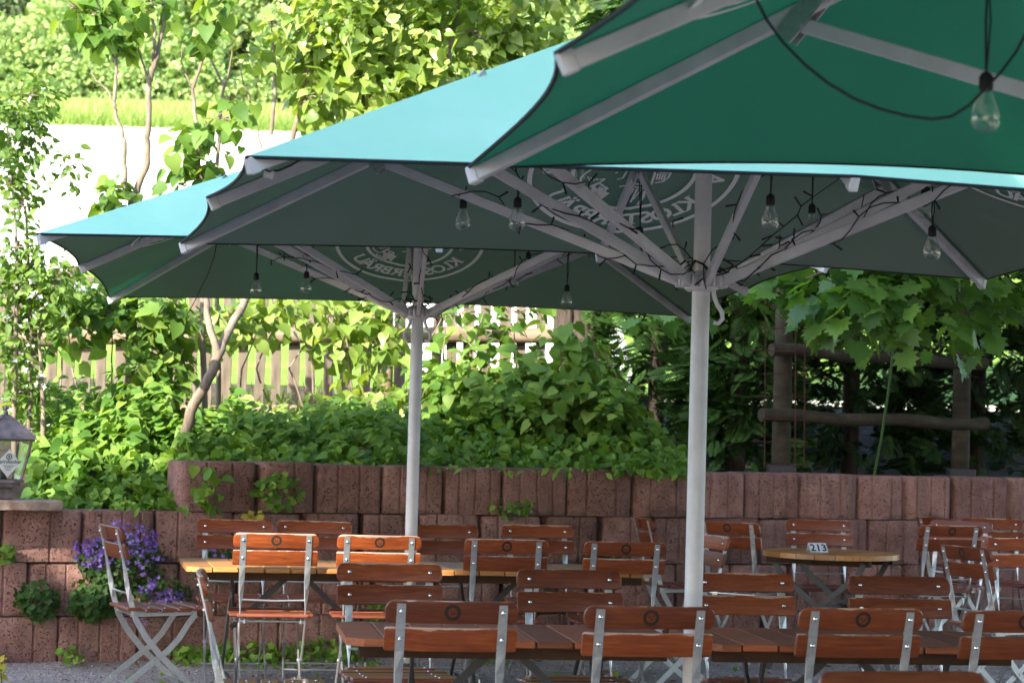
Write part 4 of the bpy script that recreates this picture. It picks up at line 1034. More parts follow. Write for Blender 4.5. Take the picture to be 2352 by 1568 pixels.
mb.tube([(.03*math.sin(i), .02*math.cos(i*2), -.1+i*.17) for i in range(11)], [.165+.018*math.sin(i*1.7) for i in range(11)], 16); mb.build('trunk', M['barkdark'], t_, 60)
mb = MB(); mb.box((-.20, -.03, .72), (.14, .14, 1.5), bev=.02); mb.box((-.20, -.06, 1.28), (.17, .16, .05), bev=.01); mb.build('square_post', M['barkdark'], t_)
pb = at(884, 1000, 16.85); mb = MB(); mb.tube([(0, 0, 0), (.005, 0, .5), (-.005, 0, 1.0), (0, 0, 1.05)], [.052, .05, .046, .02], 12)
o = mb.build('pale_post', M['log'], None, 60); o.location = (pb.x, pb.y-.12, 1.35); tag(o, 'pale sunlit round post in front of the picket fence', 'post')
# log trellis on the right
p1, p2 = at(1793, 1088, 15.1), at(2205, 1095, 15.9)
tr = empty('log_trellis', 'dark log frame of posts and two rails above the right part of the wall', 'trellis', (p1.x, p1.y, 1.16))
def loc(P): return Vector(P)-Vector((p1.x, p1.y, 1.16))
for p in (p1, p2):
    mb = MB(); q = loc((p.x, p.y, 1.12)); mb.tube([q, q+Vector((0, 0, .8)), q+Vector((0, 0, 1.9))], [.068, .064, .06], 14); po = mb.build('post', M['logdark'], tr, 60)
    mb = MB(); mb.box(q+Vector((0, -.02, .07)), (.19, .14, .10), bev=.006); mb.build('bracket', M['iron'], po)
for (xa, ya, xb, yb_) in ((1772, 803, 2262, 836), (1748, 953, 2265, 974)):
    a, b = at(xa, ya, 14.93), at(xb, yb_, 15.75); mb = MB()
    pts = [loc(a.lerp(b, i/10))+Vector((0, 0, .01*math.sin(i*1.3))) for i in range(11)]
    mb.tube(pts, [.044+.003*math.sin(i*2) for i in range(11)], 14); mb.build('rail', M['logdark'], tr, 60)
mb = MB(); vx = (1759, 1829, 1850); ys_ = list(range(650, 1090, 52)); Ym = 14.80
for x in vx: mb.tube([at(x, 640, Ym), at(x-3, 1075, Ym)], .0045, 5)
for i, y in enumerate(ys_): mb.tube([at(1725 if i % 2 else 1752, y-1, Ym+.004), at(1856, y+2, Ym+.004)], .0038, 5)
o = mb.build('wire_mesh_strip', M['rust']); tag(o, 'rusty strip of reinforcing wire mesh hung on the left trellis post', 'wire mesh')
mb = MB(); mb.tube([at(2052, 800, 14.7), at(2040, 900, 14.72), at(2025, 1000, 14.75), at(2008, 1090, 14.8)], .009, 7)
o = mb.build('green_cane', M['herb']); tag(o, 'thin green cane leaning against the log trellis rails', 'cane')

# ------------------------------------------------------------------ trees and shrubs
def plant(name, label, cat, base, group=None): return empty(name, label, cat, base, 0, group)
def shifted(blobs, base): return [((b[0][0]-base[0], b[0][1]-base[1], b[0][2]-base[2]),)+tuple(b[1:]) for b in blobs]
def pb_(x, y, Y, rx, ry, n, dep=None, sp=None):
    c = at(x, y, Y); k = Y/F; b = [tuple(c), (rx*k, dep or max(rx, ry)*k*.8, ry*k), n]
    return tuple(b+([sp] if sp else []))
def stem(mb, base, pts, r0_, r1_, n=7):
    """pts: list of (x,y,Y) photo positions; smooth tapered stem"""
    P = [at(*p) for p in pts]; out = []
    for i in range(len(P)-1):
        a, b = P[i], P[i+1]
        for j in range(4):
            f = j/4; out.append(a.lerp(b, f)+Vector((random.uniform(-.006, .006), random.uniform(-.01, .01), 0)))
    out.append(P[-1]); out = [p-Vector(base) for p in out]; m_ = len(out)
    mb.tube(out, [r0_+(r1_-r0_)*i/(m_-1) for i in range(m_)], n); return out
def shrub(name, label, cat, base, stems, blobs, tm, size, leafmat, barkmat='bark', group=None, droop=.55, up=.8, spread=.1, per=9, tw=5, filt=None):
    p = plant(name, label, cat, base, group); mb = MB()
    for pts, a, b in stems: stem(mb, base, pts, a, b)
    bl = shifted(blobs, base); ends = [Vector(mb.v[-1])] if mb.v else [Vector((0, 0, 0))]
    for b in bl: twigs(mb, None, [b], tw, .005)
    if stems: mb.build('trunk', M[barkmat], p, 60)
    else: mb.build('stem', M[barkmat], p, 60)
    foliage('foliage', bl, tm, size, M[leafmat], p, droop, up, spread, per, filt); return p
random.seed(21)
# the big leaning lilac whose bright crown fills the upper middle
b0 = tuple(at(416, 1030, 13.95))
shrub('lilac_tree', 'leaning pale trunked lilac tree with a broad bright crown in the upper middle', 'tree', b0,
  [([(416, 1040, 13.95), (437, 946, 13.95), (479, 869, 14.0), (500, 817, 14.1), (520, 770, 14.3), (558, 700, 14.6), (600, 560, 15.0), (640, 420, 15.4), (668, 330, 15.6), (690, 250, 15.6), (715, 120, 15.7), (730, -20, 15.8)], .038, .014),
   ([(500, 817, 14.1), (478, 740, 14.15), (470, 660, 14.3), (462, 560, 14.5)], .028, .012),
   ([(668, 330, 15.6), (700, 230, 15.6), (712, 120, 15.6), (712, 20, 15.6)], .018, .008),
   ([(600, 560, 15.0), (760, 400, 15.7), (830, 260, 15.8), (860, 120, 15.9), (900, -20, 16)], .03, .012),
   ([(760, 400, 15.7), (900, 330, 15.9), (1020, 200, 16), (1040, 80, 16), (1060, -20, 16)], .03, .014)],
  [pb_(790, 80, 15.7, 130, 140, 50), pb_(930, 60, 15.9, 150, 130, 46), pb_(1080, 70, 16, 130, 120, 42), pb_(1200, 60, 16.1, 80, 110, 24), pb_(860, 200, 15.7, 110, 75, 26), pb_(1000, 170, 15.9, 140, 60, 22), pb_(690, 110, 15.6, 60, 90, 9), pb_(735, 225, 15.5, 60, 50, 11), pb_(960, -60, 15.9, 330, 60, 60)],
  HEART, .115, 'lilac_top', spread=.085, per=8, tw=7)
# thin saplings at upper left
b0 = tuple(at(305, 470, 15.0)-Vector((0, 0, 1.6)))
shrub('sapling', 'twin stemmed thin sapling with bare lower stems and a leafy tip at upper left', 'tree', b0,
  [([(295, 1000, 15), (300, 700, 15), (305, 456, 15), (322, 420, 15), (338, 372, 15), (340, 300, 15), (341, 200, 15), (346, 178, 15), (362, 130, 15), (375, 60, 15), (378, -20, 15)], .03, .012),
   ([(341, 190, 15), (352, 150, 15), (355, 90, 14.95), (350, 30, 14.95), (345, -20, 14.95)], .016, .008),
   ([(341, 190, 15), (325, 140, 15.1), (310, 90, 15.1), (300, 40, 15.1)], .009, .004),
   ([(300, 470, 15), (288, 420, 14.9), (285, 330, 14.9), (278, 300, 14.9), (265, 260, 14.9), (262, 235, 14.9), (266, 190, 14.9), (266, 142, 14.9), (250, 110, 14.9), (237, 85, 14.9)], .02, .008),
   ([(262, 235, 14.9), (245, 205, 14.9), (215, 180, 14.9), (205, 150, 14.9)], .008, .003), ([(266, 150, 14.9), (272, 110, 15), (280, 60, 15)], .007, .003)],
  [pb_(225, 45, 14.9, 75, 55, 15, .3), pb_(260, 70, 14.9, 55, 35, 9, .2), pb_(345, 10, 15, 60, 40, 9, .25), pb_(185, 20, 14.9, 30, 40, 5, .2), pb_(262, 455, 15, 30, 30, 5, .2), pb_(285, 440, 15, 25, 35, 4, .2)],
  HEART, .125, 'lilac', spread=.06, per=5, tw=3)
b0 = tuple(at(460, 420, 15.1)-Vector((0, 0, 1.7)))
shrub('sapling', 'bent thin sapling with sparse leaf tufts above the middle parasol tip', 'tree', b0,
  [([(470, 1000, 15.1), (465, 700, 15.1), (460, 410, 15.1), (455, 380, 15.1), (455, 300, 15.1), (447, 270, 15.1), (443, 205, 15.1), (455, 165, 15.1), (475, 100, 15.1), (490, 60, 15.1), (510, 10, 15.1)], .022, .007),
   ([(443, 205, 15.1), (425, 170, 15.1), (415, 130, 15.1), (425, 90, 15.1)], .008, .003), ([(455, 300, 15.1), (485, 280, 15), (520, 250, 15)], .006, .003)],
  [pb_(430, 330, 15.05, 35, 32, 5, .15), pb_(470, 320, 15.1, 40, 45, 6, .2), pb_(480, 385, 15.1, 55, 35, 8, .2), pb_(525, 270, 15, 45, 30, 4, .15), pb_(500, 12, 15.1, 55, 35, 7, .2), pb_(465, 80, 15.1, 30, 25, 3, .1), pb_(425, 420, 15.1, 30, 22, 3, .1)],
  HEART, .125, 'lilac', spread=.06, per=5, tw=4)
b0 = tuple(at(505, 280, 15.6)-Vector((0, 0, 2.3)))
shrub('sapling', 'pale forked twig tree with almost no leaves left of the bright crown', 'tree', b0,
  [([(505, 1000, 15.6), (498, 700, 15.6), (495, 420, 15.6), (505, 280, 15.6), (515, 200, 15.6), (490, 150, 15.6), (470, 115, 15.6)], .02, .006), ([(513, 205, 15.6), (528, 160, 15.6), (532, 115, 15.6)], .01, .004), ([(600, 340, 15.5), (580, 250, 15.5), (560, 190, 15.5), (545, 120, 15.5)], .009, .003), ([(620, 310, 15.5), (632, 230, 15.5), (630, 120, 15.5), (622, 40, 15.5)], .016, .008)],
  [pb_(530, 225, 15.6, 30, 20, 2, .1), pb_(585, 140, 15.5, 40, 50, 3, .2), pb_(630, 50, 15.5, 45, 50, 5, .2)], HEART, .11, 'lilac_top', spread=.06, per=5, tw=6)
# jasmine at the far left
b0 = tuple(at(20, 1000, 13.9)-Vector((0, 0, .35)))
jas = shrub('jasmine_bush', 'tall white flowering jasmine bush filling the left edge', 'shrub', b0,
  [([(30, 1120, 13.9), (35, 900, 13.9), (40, 600, 13.9), (20, 300, 13.9)], .022, .006), ([(60, 1100, 14), (75, 800, 14), (60, 500, 14), (45, 430, 14)], .018, .005), ([(96, 1060, 13.9), (100, 930, 13.9), (90, 760, 13.9), (130, 650, 13.9)], .018, .006)],
  [pb_(35, 265, 13.9, 75, 60, 34, .3), pb_(75, 220, 13.9, 55, 28, 12, .2), pb_(45, 330, 13.9, 70, 45, 26, .3), pb_(20, 420, 13.9, 50, 60, 18, .25), pb_(155, 385, 13.9, 20, 42, 6, .1), pb_(50, 470, 13.9, 28, 50, 8, .15), pb_(40, 570, 13.9, 40, 45, 14, .2), pb_(85, 600, 13.9, 35, 30, 7, .15), pb_(55, 660, 13.9, 75, 55, 40, .3), pb_(130, 650, 13.9, 60, 60, 26, .3), pb_(40, 780, 13.9, 65, 80, 46, .3), pb_(40, 900, 14, 55, 60, 30, .3)],
  OVAL, .075, 'jasmine', spread=.055, per=9, tw=5, droop=.4)
fl = []
for (x, y, rx, ry, n) in ((45, 270, 65, 60, 30), (30, 340, 60, 40, 14), (190, 660, 30, 18, 10), (60, 690, 70, 60, 34), (50, 800, 60, 80, 30), (35, 940, 45, 40, 12), (90, 870, 40, 30, 10), (80, 975, 30, 30, 8)):
    for i in range(int(n*.6)):
        c = at(x+random.gauss(0, .5)*rx, y+random.gauss(0, .5)*ry, 13.72+random.uniform(-.05, .1)); fl.append(tuple(c))
P = np.array(fl)-np.array(b0); n = len(P)
V, T = scatter(FLOWER4, P, rng.normal(0, 1, (n, 3)), rng.normal(0, .4, (n, 3))+np.array([-.2, -.9, .4]), rng.uniform(.022, .06, n)); tri_mesh('flower', V, T, M['petal'], jas, False)['kind'] = 'stuff'
# lilac thickets on the terrace
def thicket(label, cx, base_y, Y, stems, blobs, mat='lilac', size=.115, tw=6, per=7, spread=.09):
    b0 = tuple(at(cx, base_y, Y)); return shrub('lilac_shrub', label, 'shrub', b0, stems, blobs, HEART, size, mat, group='lilac shrubs growing above the wall', tw=tw, per=per, spread=spread)
def sts(xs_, y0, y1, Y, r=.012): return [([(x, y0, Y), (x+random.uniform(-18, 18), (y0*2+y1)/3, Y), (x+random.uniform(-35, 35), (y0+2*y1)/3, Y), (x+random.uniform(-50, 50), y1, Y)], r*random.uniform(.8, 1.4), .004) for x in xs_]
thicket('dense lilac shrub next to the jasmine, left of the leaning trunk', 250, 1080, 14.9, sts((130, 200, 265, 330, 370), 1080, 740, 14.9),
  [pb_(150, 745, 14.7, 70, 55, 12, .3), pb_(250, 712, 14.8, 70, 35, 9, .3), pb_(340, 740, 14.8, 60, 55, 14, .3), pb_(345, 850, 14.7, 35, 55, 12, .3), pb_(90, 970, 14.8, 60, 45, 14, .3), pb_(200, 700, 14.9, 130, 30, 20, .3), pb_(385, 720, 14.7, 40, 45, 10, .25), pb_(380, 840, 14.75, 32, 60, 12, .25)])
thicket('dark leaved lilac clump just left of the leaning pale trunk', 370, 1080, 14.6, sts((330, 365, 400), 1080, 800, 14.6),
  [pb_(365, 930, 14.6, 60, 70, 26, .3), pb_(300, 960, 14.6, 60, 60, 20, .3), pb_(350, 1010, 14.6, 40, 50, 12, .3), pb_(375, 720, 14.5, 30, 35, 6, .1)])
thicket('bright lilac shrub between the leaning trunk and the far pole', 650, 1060, 15.4, sts((560, 620, 690, 740, 800), 1060, 740, 15.4, .011),
  [pb_(560, 725, 15.3, 60, 35, 7, .3), pb_(650, 718, 15.4, 70, 35, 8, .3), pb_(760, 725, 15.4, 80, 42, 10, .3), pb_(860, 730, 15.4, 70, 45, 14, .3), pb_(600, 965, 15.1, 85, 18, 7, .3), pb_(720, 965, 15.1, 80, 18, 7, .3), pb_(850, 915, 15.1, 60, 32, 11, .3), pb_(500, 730, 15.3, 40, 40, 9, .3), pb_(800, 800, 15.4, 50, 30, 7, .3), pb_(880, 780, 15.4, 45, 40, 6, .3)], 'lilac_top')
thicket('lilac shrub with large heart shaped leaves right of the far pole', 1120, 1060, 15.2, sts((985, 1030, 1075, 1110, 1180), 1050, 720, 15.2, .013),
  [pb_(1130, 760, 15.2, 75, 50, 6, .25), pb_(1190, 715, 15.2, 60, 30, 3, .2), pb_(1080, 885, 15.1, 70, 50, 17, .3), pb_(1170, 890, 15.1, 70, 50, 19, .3), pb_(1060, 720, 15.3, 60, 30, 2, .2), pb_(1250, 875, 15.0, 60, 50, 15, .3), pb_(1100, 940, 15.0, 80, 50, 24, .3), pb_(1010, 900, 15.2, 50, 50, 12, .3)])
thicket('lilac shrub in shade in front of the thick dark post', 1320, 1060, 15.0, sts((1260, 1310, 1370, 1400), 1050, 800, 15.0, .01),
  [pb_(1310, 810, 15, 60, 40, 14, .3), pb_(1370, 890, 15, 40, 40, 10, .25), pb_(1290, 920, 14.9, 80, 60, 30, .3), pb_(1390, 960, 14.9, 60, 45, 16, .3)])
# ground cover along the terrace
L = []
def cover(x0, x1, ya, yb2, Y, n, size, tm=HEART):
    P = []
    for i in range(n):
        x = random.uniform(x0, x1); y = random.uniform(0, 1); yy = ya(x)+(yb2(x)-ya(x))*y; q = Y+ (1-y)*.9+random.uniform(-.15, .15); P.append(tuple(at(x, yy, q)))
    P = np.array(P); D = rng.normal(0, .7, (n, 3)); D[:, 2] = D[:, 2]*.5-.45; Nn = rng.normal(0, .4, (n, 3))+np.array([0, -.45, .8]); L.append(scatter(tm, P, D, Nn, rng.uniform(size*.55, size*1.2, n)))
wv = lambda x: 26*math.sin(x*.021)+18*math.sin(x*.053+1)+14*math.sin(x*.11+2)
cover(430, 1000, lambda x: 945+wv(x), lambda x: 1058+.02*(x-430), 13.75, 1000, .082); cover(1000, 1570, lambda x: 905+wv(x)+max(0, x-1250)*.28, lambda x: 1072+.02*(x-1000), 14.2, 1700, .085)
cover(70, 430, lambda x: 975+wv(x), lambda x: 1160, 13.2, 1150, .09); cover(430, 1560, lambda x: 1035, lambda x: 1068+.02*(x-430), 13.6, 420, .06, OVAL)
cover(60, 430, lambda x: 1110, lambda x: 1165, 12.95, 300, .06, OVAL); cover(100, 900, lambda x: 970+wv(x+70), lambda x: 1020, 15.0, 450, .08)
def shoots(n, x0, x1, yb, ht, Y, size, tm=HEART):
    P = []; D = []
    for i in range(n):
        x = random.uniform(x0, x1); h = ht*random.uniform(.35, 1); yq = Y+random.uniform(-.3, .9); lean = random.uniform(-.25, .25)
        for k in range(int(4+h/14)):
            f = k/(3+h/14); q = at(x+lean*h*f, yb(x)-h*f, yq); sd = random.choice((-1, 1)); P.append((q.x+sd*.025, q.y, q.z)); D.append((sd*random.uniform(.4, 1), random.uniform(-.8, .2), random.uniform(-.7, .25)))
    P = np.array(P); D = np.array(D); m_ = len(P); L.append(scatter(tm, P, D, rng.normal(0, .3, (m_, 3))+np.array([0, -.45, .85]), rng.uniform(.0, 1, m_)**.8*size*.7+size*.4))
shoots(55, 430, 1010, lambda x: 1000, 75, 14.4, .085); shoots(60, 80, 430, lambda x: 1010, 150, 14.2, .085); shoots(60, 1000, 1450, lambda x: 960, 120, 14.8, .08); shoots(45, 430, 1000, lambda x: 1010, 90, 14.1, .10, OVAL)
V, T = joinVT(L); o = tri_mesh('ground_cover', V, T, M['cover']); tag(o, 'leafy green ground cover spilling over the wall top', kind='stuff')
# grass behind and between
def blades(name, pts, size, mat, kind='stuff'):
    P = np.array(pts); n = len(P); D = rng.normal(0, .3, (n, 3))+np.array([0, 0, 1.0]); Nn = rng.normal(0, 1, (n, 3)); V, T = scatter(BLADE, P, D, Nn, rng.uniform(size*.5, size*1.2, n)); o = tri_mesh(name, V, T, mat); return tag(o, kind=kind)
pts = [(x, y, hill(x, y)) for x, y in ((random.uniform(-3.6, .9), random.uniform(15.2, 18.5)) for _ in range(1500))]; o = blades('grass', pts, .30, M['grass']); o['label'] = 'long grass by the picket fence'
pts = [(x, y, hill(x, y)-.1) for x, y in ((random.uniform(-20, 6), random.uniform(69.5, 78)) for _ in range(9000))]; o = blades('tall_grass', pts, .55, M['grassy']); o['label'] = 'bright tall grass strip beyond the pale field'

pts = [(x, y, hill(x, y)-.05) for x, y in ((random.uniform(-20, 6), random.uniform(68.6, 70.2)) for _ in range(3500))]; o = blades('grass_shadow_row', pts, .6, M['grass']); o['label'] = 'darker grass row drawn as the shadow line below the tall grass'  # dark blades stand in for the shadow under the tall grass
random.seed(55); rng = np.random.default_rng(55)
# thuja trees, dark, behind the trellis
def thuja(label, x, Y, wpx, top, n, base_y=1085, mat='thuja'):
    b = at(x, base_y, Y); p = plant('thuja_tree', label, 'tree', tuple(b), 'dark thuja trees behind the log trellis')
    H = 3.2+top; mb = MB(); mb.tube([(0, 0, -.1), (.02, 0, H*.5), (0, 0, H*.95)], [.07, .05, .015], 8); hw = wpx/2*Y/F
    P = []; O = []
    for i in range(n):
        z = random.uniform(.0, 1)**.9*H; a = random.uniform(0, 2*math.pi); rr_ = hw*(1-.35*z/H)*random.uniform(.55, 1.08)*(1+.15*math.sin(z*7+a*3))
        P.append((rr_*math.cos(a), rr_*.7*math.sin(a), z)); O.append((math.cos(a), math.sin(a)*.9, 0))
    for i in range(26):
        z = random.uniform(.1, .9)*H; a = random.uniform(0, 6.3); mb.tube([(0, 0, z-.15), (hw*.5*math.cos(a), hw*.4*math.sin(a), z), (hw*.9*math.cos(a), hw*.65*math.sin(a), z+.05)], [.012, .008, .004], 5)
    mb.build('trunk', M['barkdark'], p, 60); P = np.array(P); O = np.array(O); m_ = len(P)
    D = O+rng.normal(0, .35, (m_, 3)); D[:, 2] += rng.uniform(-.5, .35, m_); Nn = rng.normal(0, .5, (m_, 3))+np.array([0, 0, .9])
    V, T = scatter(SPRAY, P, D, Nn, rng.uniform(.13, .27, m_)); tri_mesh('foliage', V, T, M[mat], p, False)
thuja('thuja tree between the thick dark post and the middle pole', 1500, 16.6, 330, 1.2, 2600, 1085, 'thuja_light')
thuja('thuja tree right behind the middle pole with lighter spray tips', 1690, 16.0, 250, 1.4, 2800, 1085, 'thuja_light')
thuja('dark thuja tree seen between the two trellis posts', 1950, 16.9, 420, 1.6, 3200)
thuja('dark thuja tree behind the right trellis post', 2240, 17.2, 420, 1.6, 2800)
thuja('darkest thuja tree at the right edge', 2480, 17.0, 330, 1.6, 1300)
thuja('dark thuja tree in the second row, left behind the left trellis post', 1640, 18.6, 420, 1.8, 1500)
thuja('dark thuja tree in the second row, between the trellis posts', 2050, 18.8, 460, 1.8, 1700)
thuja('dark thuja tree in the second row, behind the right trellis post', 2360, 18.8, 460, 1.8, 1500)
# plane tree hanging in from the right
b0 = (5.6, 13.6, 0.0)
pl = plant('plane_tree', 'plane tree whose large lobed leaves hang in below the middle parasol at right', 'tree', b0); mb = MB()
mb.tube([Vector(p) for p in ((0, 0, 0), (.02, 0, 1.5), (-.1, 0, 3.0), (-.3, 0, 5), (-.2, .1, 7))], [.2, .18, .16, .12, .05], 12)
for e in ((1850, 640, 13.4), (2050, 690, 13.3), (1500, 690, 14.3), (2250, 640, 13.6)):
    q = at(*e)-Vector(b0); mb.tube([Vector((-.1, 0, 2.9)), Vector((-1.2, 0, 3.25)), q.lerp(Vector((-1.2, 0, 3.25)), .4)+Vector((0, 0, .12)), q], [.07, .045, .02, .006], 7)
mb.build('trunk', M['bark'], pl, 60)
blobs = [pb_(1850, 650, 13.4, 90, 45, 9, .3, .12), pb_(1960, 690, 13.3, 100, 60, 14, .3, .12), pb_(2080, 690, 13.4, 90, 70, 13, .3, .12), pb_(2130, 640, 13.5, 120, 50, 13, .3, .12), pb_(2250, 690, 13.9, 110, 80, 14, .35, .12), pb_(1480, 715, 14.3, 110, 22, 5, .15, .08), pb_(1780, 665, 13.5, 35, 30, 3, .15, .1)]
crown = [((4.2, 14.2, 3.7), (1.9, 1.5, .7), 70, .15), ((4.8, 13.4, 5.2), (3.0, 2.4, 1.4), 170, .18), ((2.9, 14.3, 3.6), (1.4, 1.4, .5), 60, .15), ((3.4, 15.8, 4.6), (2.6, 1.6, 1.0), 130, .18), ((5.6, 12.0, 4.0), (1.6, 2.2, 1.4), 110, .18), ((5.4, 15.5, 4.0), (1.6, 2.0, 1.6), 110, .18)]
foliage('foliage', shifted(blobs, b0), PLANE, .155, M['plane'], pl, .45, 1.15, .12, 7)
foliage('crown', shifted(crown, b0), PLANE, .20, M['shadeleaf'], pl, .5, .9, .15, 7)  # unseen upper crown, enlarged and darkened to block sky light
b0 = (7.2, 8.6, 0.0)  # plane tree added out of view to shade the right corner
pl = plant('plane_tree', 'second plane tree, unseen, added at the right to shade the corner tables', 'tree', b0); mb = MB()
mb.tube([Vector(p) for p in ((0, 0, 0), (.05, 0, 1.6), (0, .1, 3.2), (.1, .1, 5), (0, 0, 7))], [.22, .2, .17, .12, .05], 12)
for e in ((5.6, 9.5, 4.0), (5.8, 7.6, 4.6), (6.4, 10.8, 4.4), (8.6, 9.4, 5), (2.9, 11.6, 4.4), (3.4, 13.4, 4.5)): mb.tube([(0, 0, 3.0), (Vector(e)-Vector(b0))*.5+Vector((0, 0, 1.6)), Vector(e)-Vector(b0)], [.10, .06, .02], 7)
mb.build('trunk', M['bark'], pl, 60)
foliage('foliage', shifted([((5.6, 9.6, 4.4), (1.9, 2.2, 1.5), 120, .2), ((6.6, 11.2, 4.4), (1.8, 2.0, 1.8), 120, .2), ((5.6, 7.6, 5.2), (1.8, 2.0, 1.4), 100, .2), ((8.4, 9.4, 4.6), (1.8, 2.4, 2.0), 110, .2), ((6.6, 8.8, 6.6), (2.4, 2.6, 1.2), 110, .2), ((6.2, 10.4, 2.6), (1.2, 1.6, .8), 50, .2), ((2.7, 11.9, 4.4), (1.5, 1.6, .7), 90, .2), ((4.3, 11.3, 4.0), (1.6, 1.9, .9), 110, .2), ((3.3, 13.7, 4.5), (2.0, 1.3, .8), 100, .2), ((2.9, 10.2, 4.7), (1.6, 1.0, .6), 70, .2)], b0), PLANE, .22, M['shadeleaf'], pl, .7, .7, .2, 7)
b0 = (7.0, 3.6, 0.0)  # another plane tree added out of view to cut light from the right
pl = plant('plane_tree', 'third plane tree, unseen, added beside the nearest parasol to darken the right', 'tree', b0); mb = MB()
mb.tube([Vector(p) for p in ((0, 0, 0), (.05, 0, 1.6), (0, .1, 3.2), (.1, .1, 5), (0, 0, 8))], [.25, .22, .19, .14, .05], 12)
for e in ((5.4, 4.4, 4.6), (5.8, 2.6, 5.6), (6.4, 5.6, 4.6), (8.6, 4.4, 5.6)): mb.tube([(0, 0, 3.0), (Vector(e)-Vector(b0))*.5+Vector((0, 0, 1.6)), Vector(e)-Vector(b0)], [.10, .06, .02], 7)
mb.build('trunk', M['bark'], pl, 60)
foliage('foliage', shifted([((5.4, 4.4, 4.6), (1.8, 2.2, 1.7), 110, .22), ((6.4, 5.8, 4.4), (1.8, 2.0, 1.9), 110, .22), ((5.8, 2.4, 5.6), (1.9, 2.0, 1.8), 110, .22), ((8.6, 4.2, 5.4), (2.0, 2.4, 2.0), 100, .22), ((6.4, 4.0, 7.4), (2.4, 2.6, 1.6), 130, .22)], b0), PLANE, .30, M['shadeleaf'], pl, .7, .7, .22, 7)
random.seed(99); rng = np.random.default_rng(99)
# plants growing in the wall
def walls_at(x, y, off=.02):
    d = ray(x, y); n_ = WN; o_ = Vector((0, 0, HC)); t_ = ((WP0+n_*off-o_).dot(n_))/d.dot(n_); return o_+d*t_
def wallplant(name, label, cat, cx, cy, rx, ry, n, tm, size, mat, flowers=None, group=None, hang=.5):
    b = walls_at(cx, cy, .02); p = plant(name, label, cat, tuple(b), group); P = []
    for i in range(n):
        a = random.uniform(0, 6.283); q = math.sqrt(random.uniform(0, 1)); c = walls_at(cx+rx*q*math.cos(a), cy+ry*q*math.sin(a), .03+.13*(1-q*q)*random.uniform(.4, 1)); P.append(tuple(c-b))
    P = np.array(P); D = rng.normal(0, .6, (n, 3)); D[:, 2] -= hang; Nn = rng.normal(0, .4, (n, 3))+np.array([.2, -.75, .55])
    V, T = scatter(tm, P, D, Nn, rng.uniform(size*.6, size*1.15, n)); tri_mesh('foliage', V, T, M[mat], p)
    mb = MB()
    for i in range(6): e = Vector(P[i*3 % n]); mb.tube([(0, .03, 0), e*.5+Vector((0, -.03, -.01)), e], .0025, 4)
    mb.build('stem', M['herb'], p)
    if flowers:
        P = []
        for (fx, fy, frx, fry, k) in flowers:
            for i in range(k):
                a = random.uniform(0, 6.283); q = math.sqrt(random.uniform(0, 1)); P.append(tuple(walls_at(fx+frx*q*math.cos(a), fy+fry*q*math.sin(a), .09+.12*(1-q*q)*random.uniform(.5, 1))-b))
        P = np.array(P); m_ = len(P); V, T = scatter(STAR5, P, rng.normal(0, 1, (m_, 3)), rng.normal(0, .45, (m_, 3))+np.array([.15, -.8, .35]), rng.uniform(.026, .044, m_)); tri_mesh('flower', V, T, M['purple'], p, False)['kind'] = 'stuff'
    return p
GP = 'purple bellflower clumps in the wall'
wallplant('bellflower', 'large purple bellflower clump growing out of the wall behind the side chair', 'flowering plant', 280, 1290, 100, 65, 560, LOBED, .035, 'herb', [(215, 1265, 50, 35, 85), (300, 1240, 65, 38, 110), (268, 1205, 14, 14, 12), (240, 1275, 70, 35, 50), (320, 1285, 50, 40, 40), (365, 1280, 14, 12, 6)], GP)
wallplant('bellflower', 'smaller purple bellflower clump lower on the wall above the seat of the side chair', 'flowering plant', 370, 1365, 70, 45, 300, LOBED, .028, 'herb', [(385, 1375, 38, 25, 70), (350, 1335, 18, 18, 16), (340, 1350, 22, 14, 14), (310, 1390, 14, 8, 6), (300, 1425, 40, 10, 8)], GP)
wallplant('bellflower', 'sparse bellflower clump half hidden under the honey table', 'flowering plant', 510, 1295, 48, 40, 200, LOBED, .032, 'herb', [(510, 1285, 42, 32, 26)], GP)
GH = 'small green plants rooted in the wall'
wallplant('geranium_plant', 'lobed leaf plant hanging low on the wall at far left', 'plant', 82, 1378, 50, 42, 150, LOBED, .05, 'herb', None, GH)
wallplant('geranium_plant', 'dark lobed leaf plant on the wall under the large bellflower clump', 'plant', 215, 1375, 60, 48, 230, LOBED, .05, 'herb', None, GH)
wallplant('columbine_plant', 'light green lobed plant hanging from the top course of the wall', 'plant', 640, 1125, 52, 40, 90, LOBED, .05, 'cover', None, GH)
wallplant('columbine_plant', 'small plant with yellowed leaves on a wall joint', 'plant', 585, 1177, 20, 16, 14, LOBED, .055, 'yellowleaf', None, GH)
wallplant('young_lilac', 'drooping heart leaved sprig hanging over the left end of the top course', 'plant', 478, 1110, 42, 70, 26, HEART, .085, 'cover', None, GH)
wallplant('ivy_sprig', 'small fresh sprig growing from the wall joint left of the middle pole', 'plant', 1172, 1166, 50, 22, 44, LOBED, .04, 'cover', None, GH)
wallplant('wall_herb', 'bright clump at the foot of the wall between brown table and far pole', 'plant', 872, 1405, 28, 20, 60, LOBED, .04, 'cover', None, GH)
wallplant('wall_herb', 'small green tuft on the wall behind the right end of the honey table', 'plant', 1395, 1285, 60, 16, 40, LOBED, .04, 'herb', None, GH)
wallplant('wall_herb', 'tiny green tuft at the left edge of the wall', 'plant', 14, 1265, 20, 16, 22, LOBED, .05, 'cover', None, GH)
wallplant('wall_herb', 'little plant on the joint left of the purple flowers', 'plant', 205, 1280, 40, 8, 26, LOBED, .035, 'cover', None, GH)
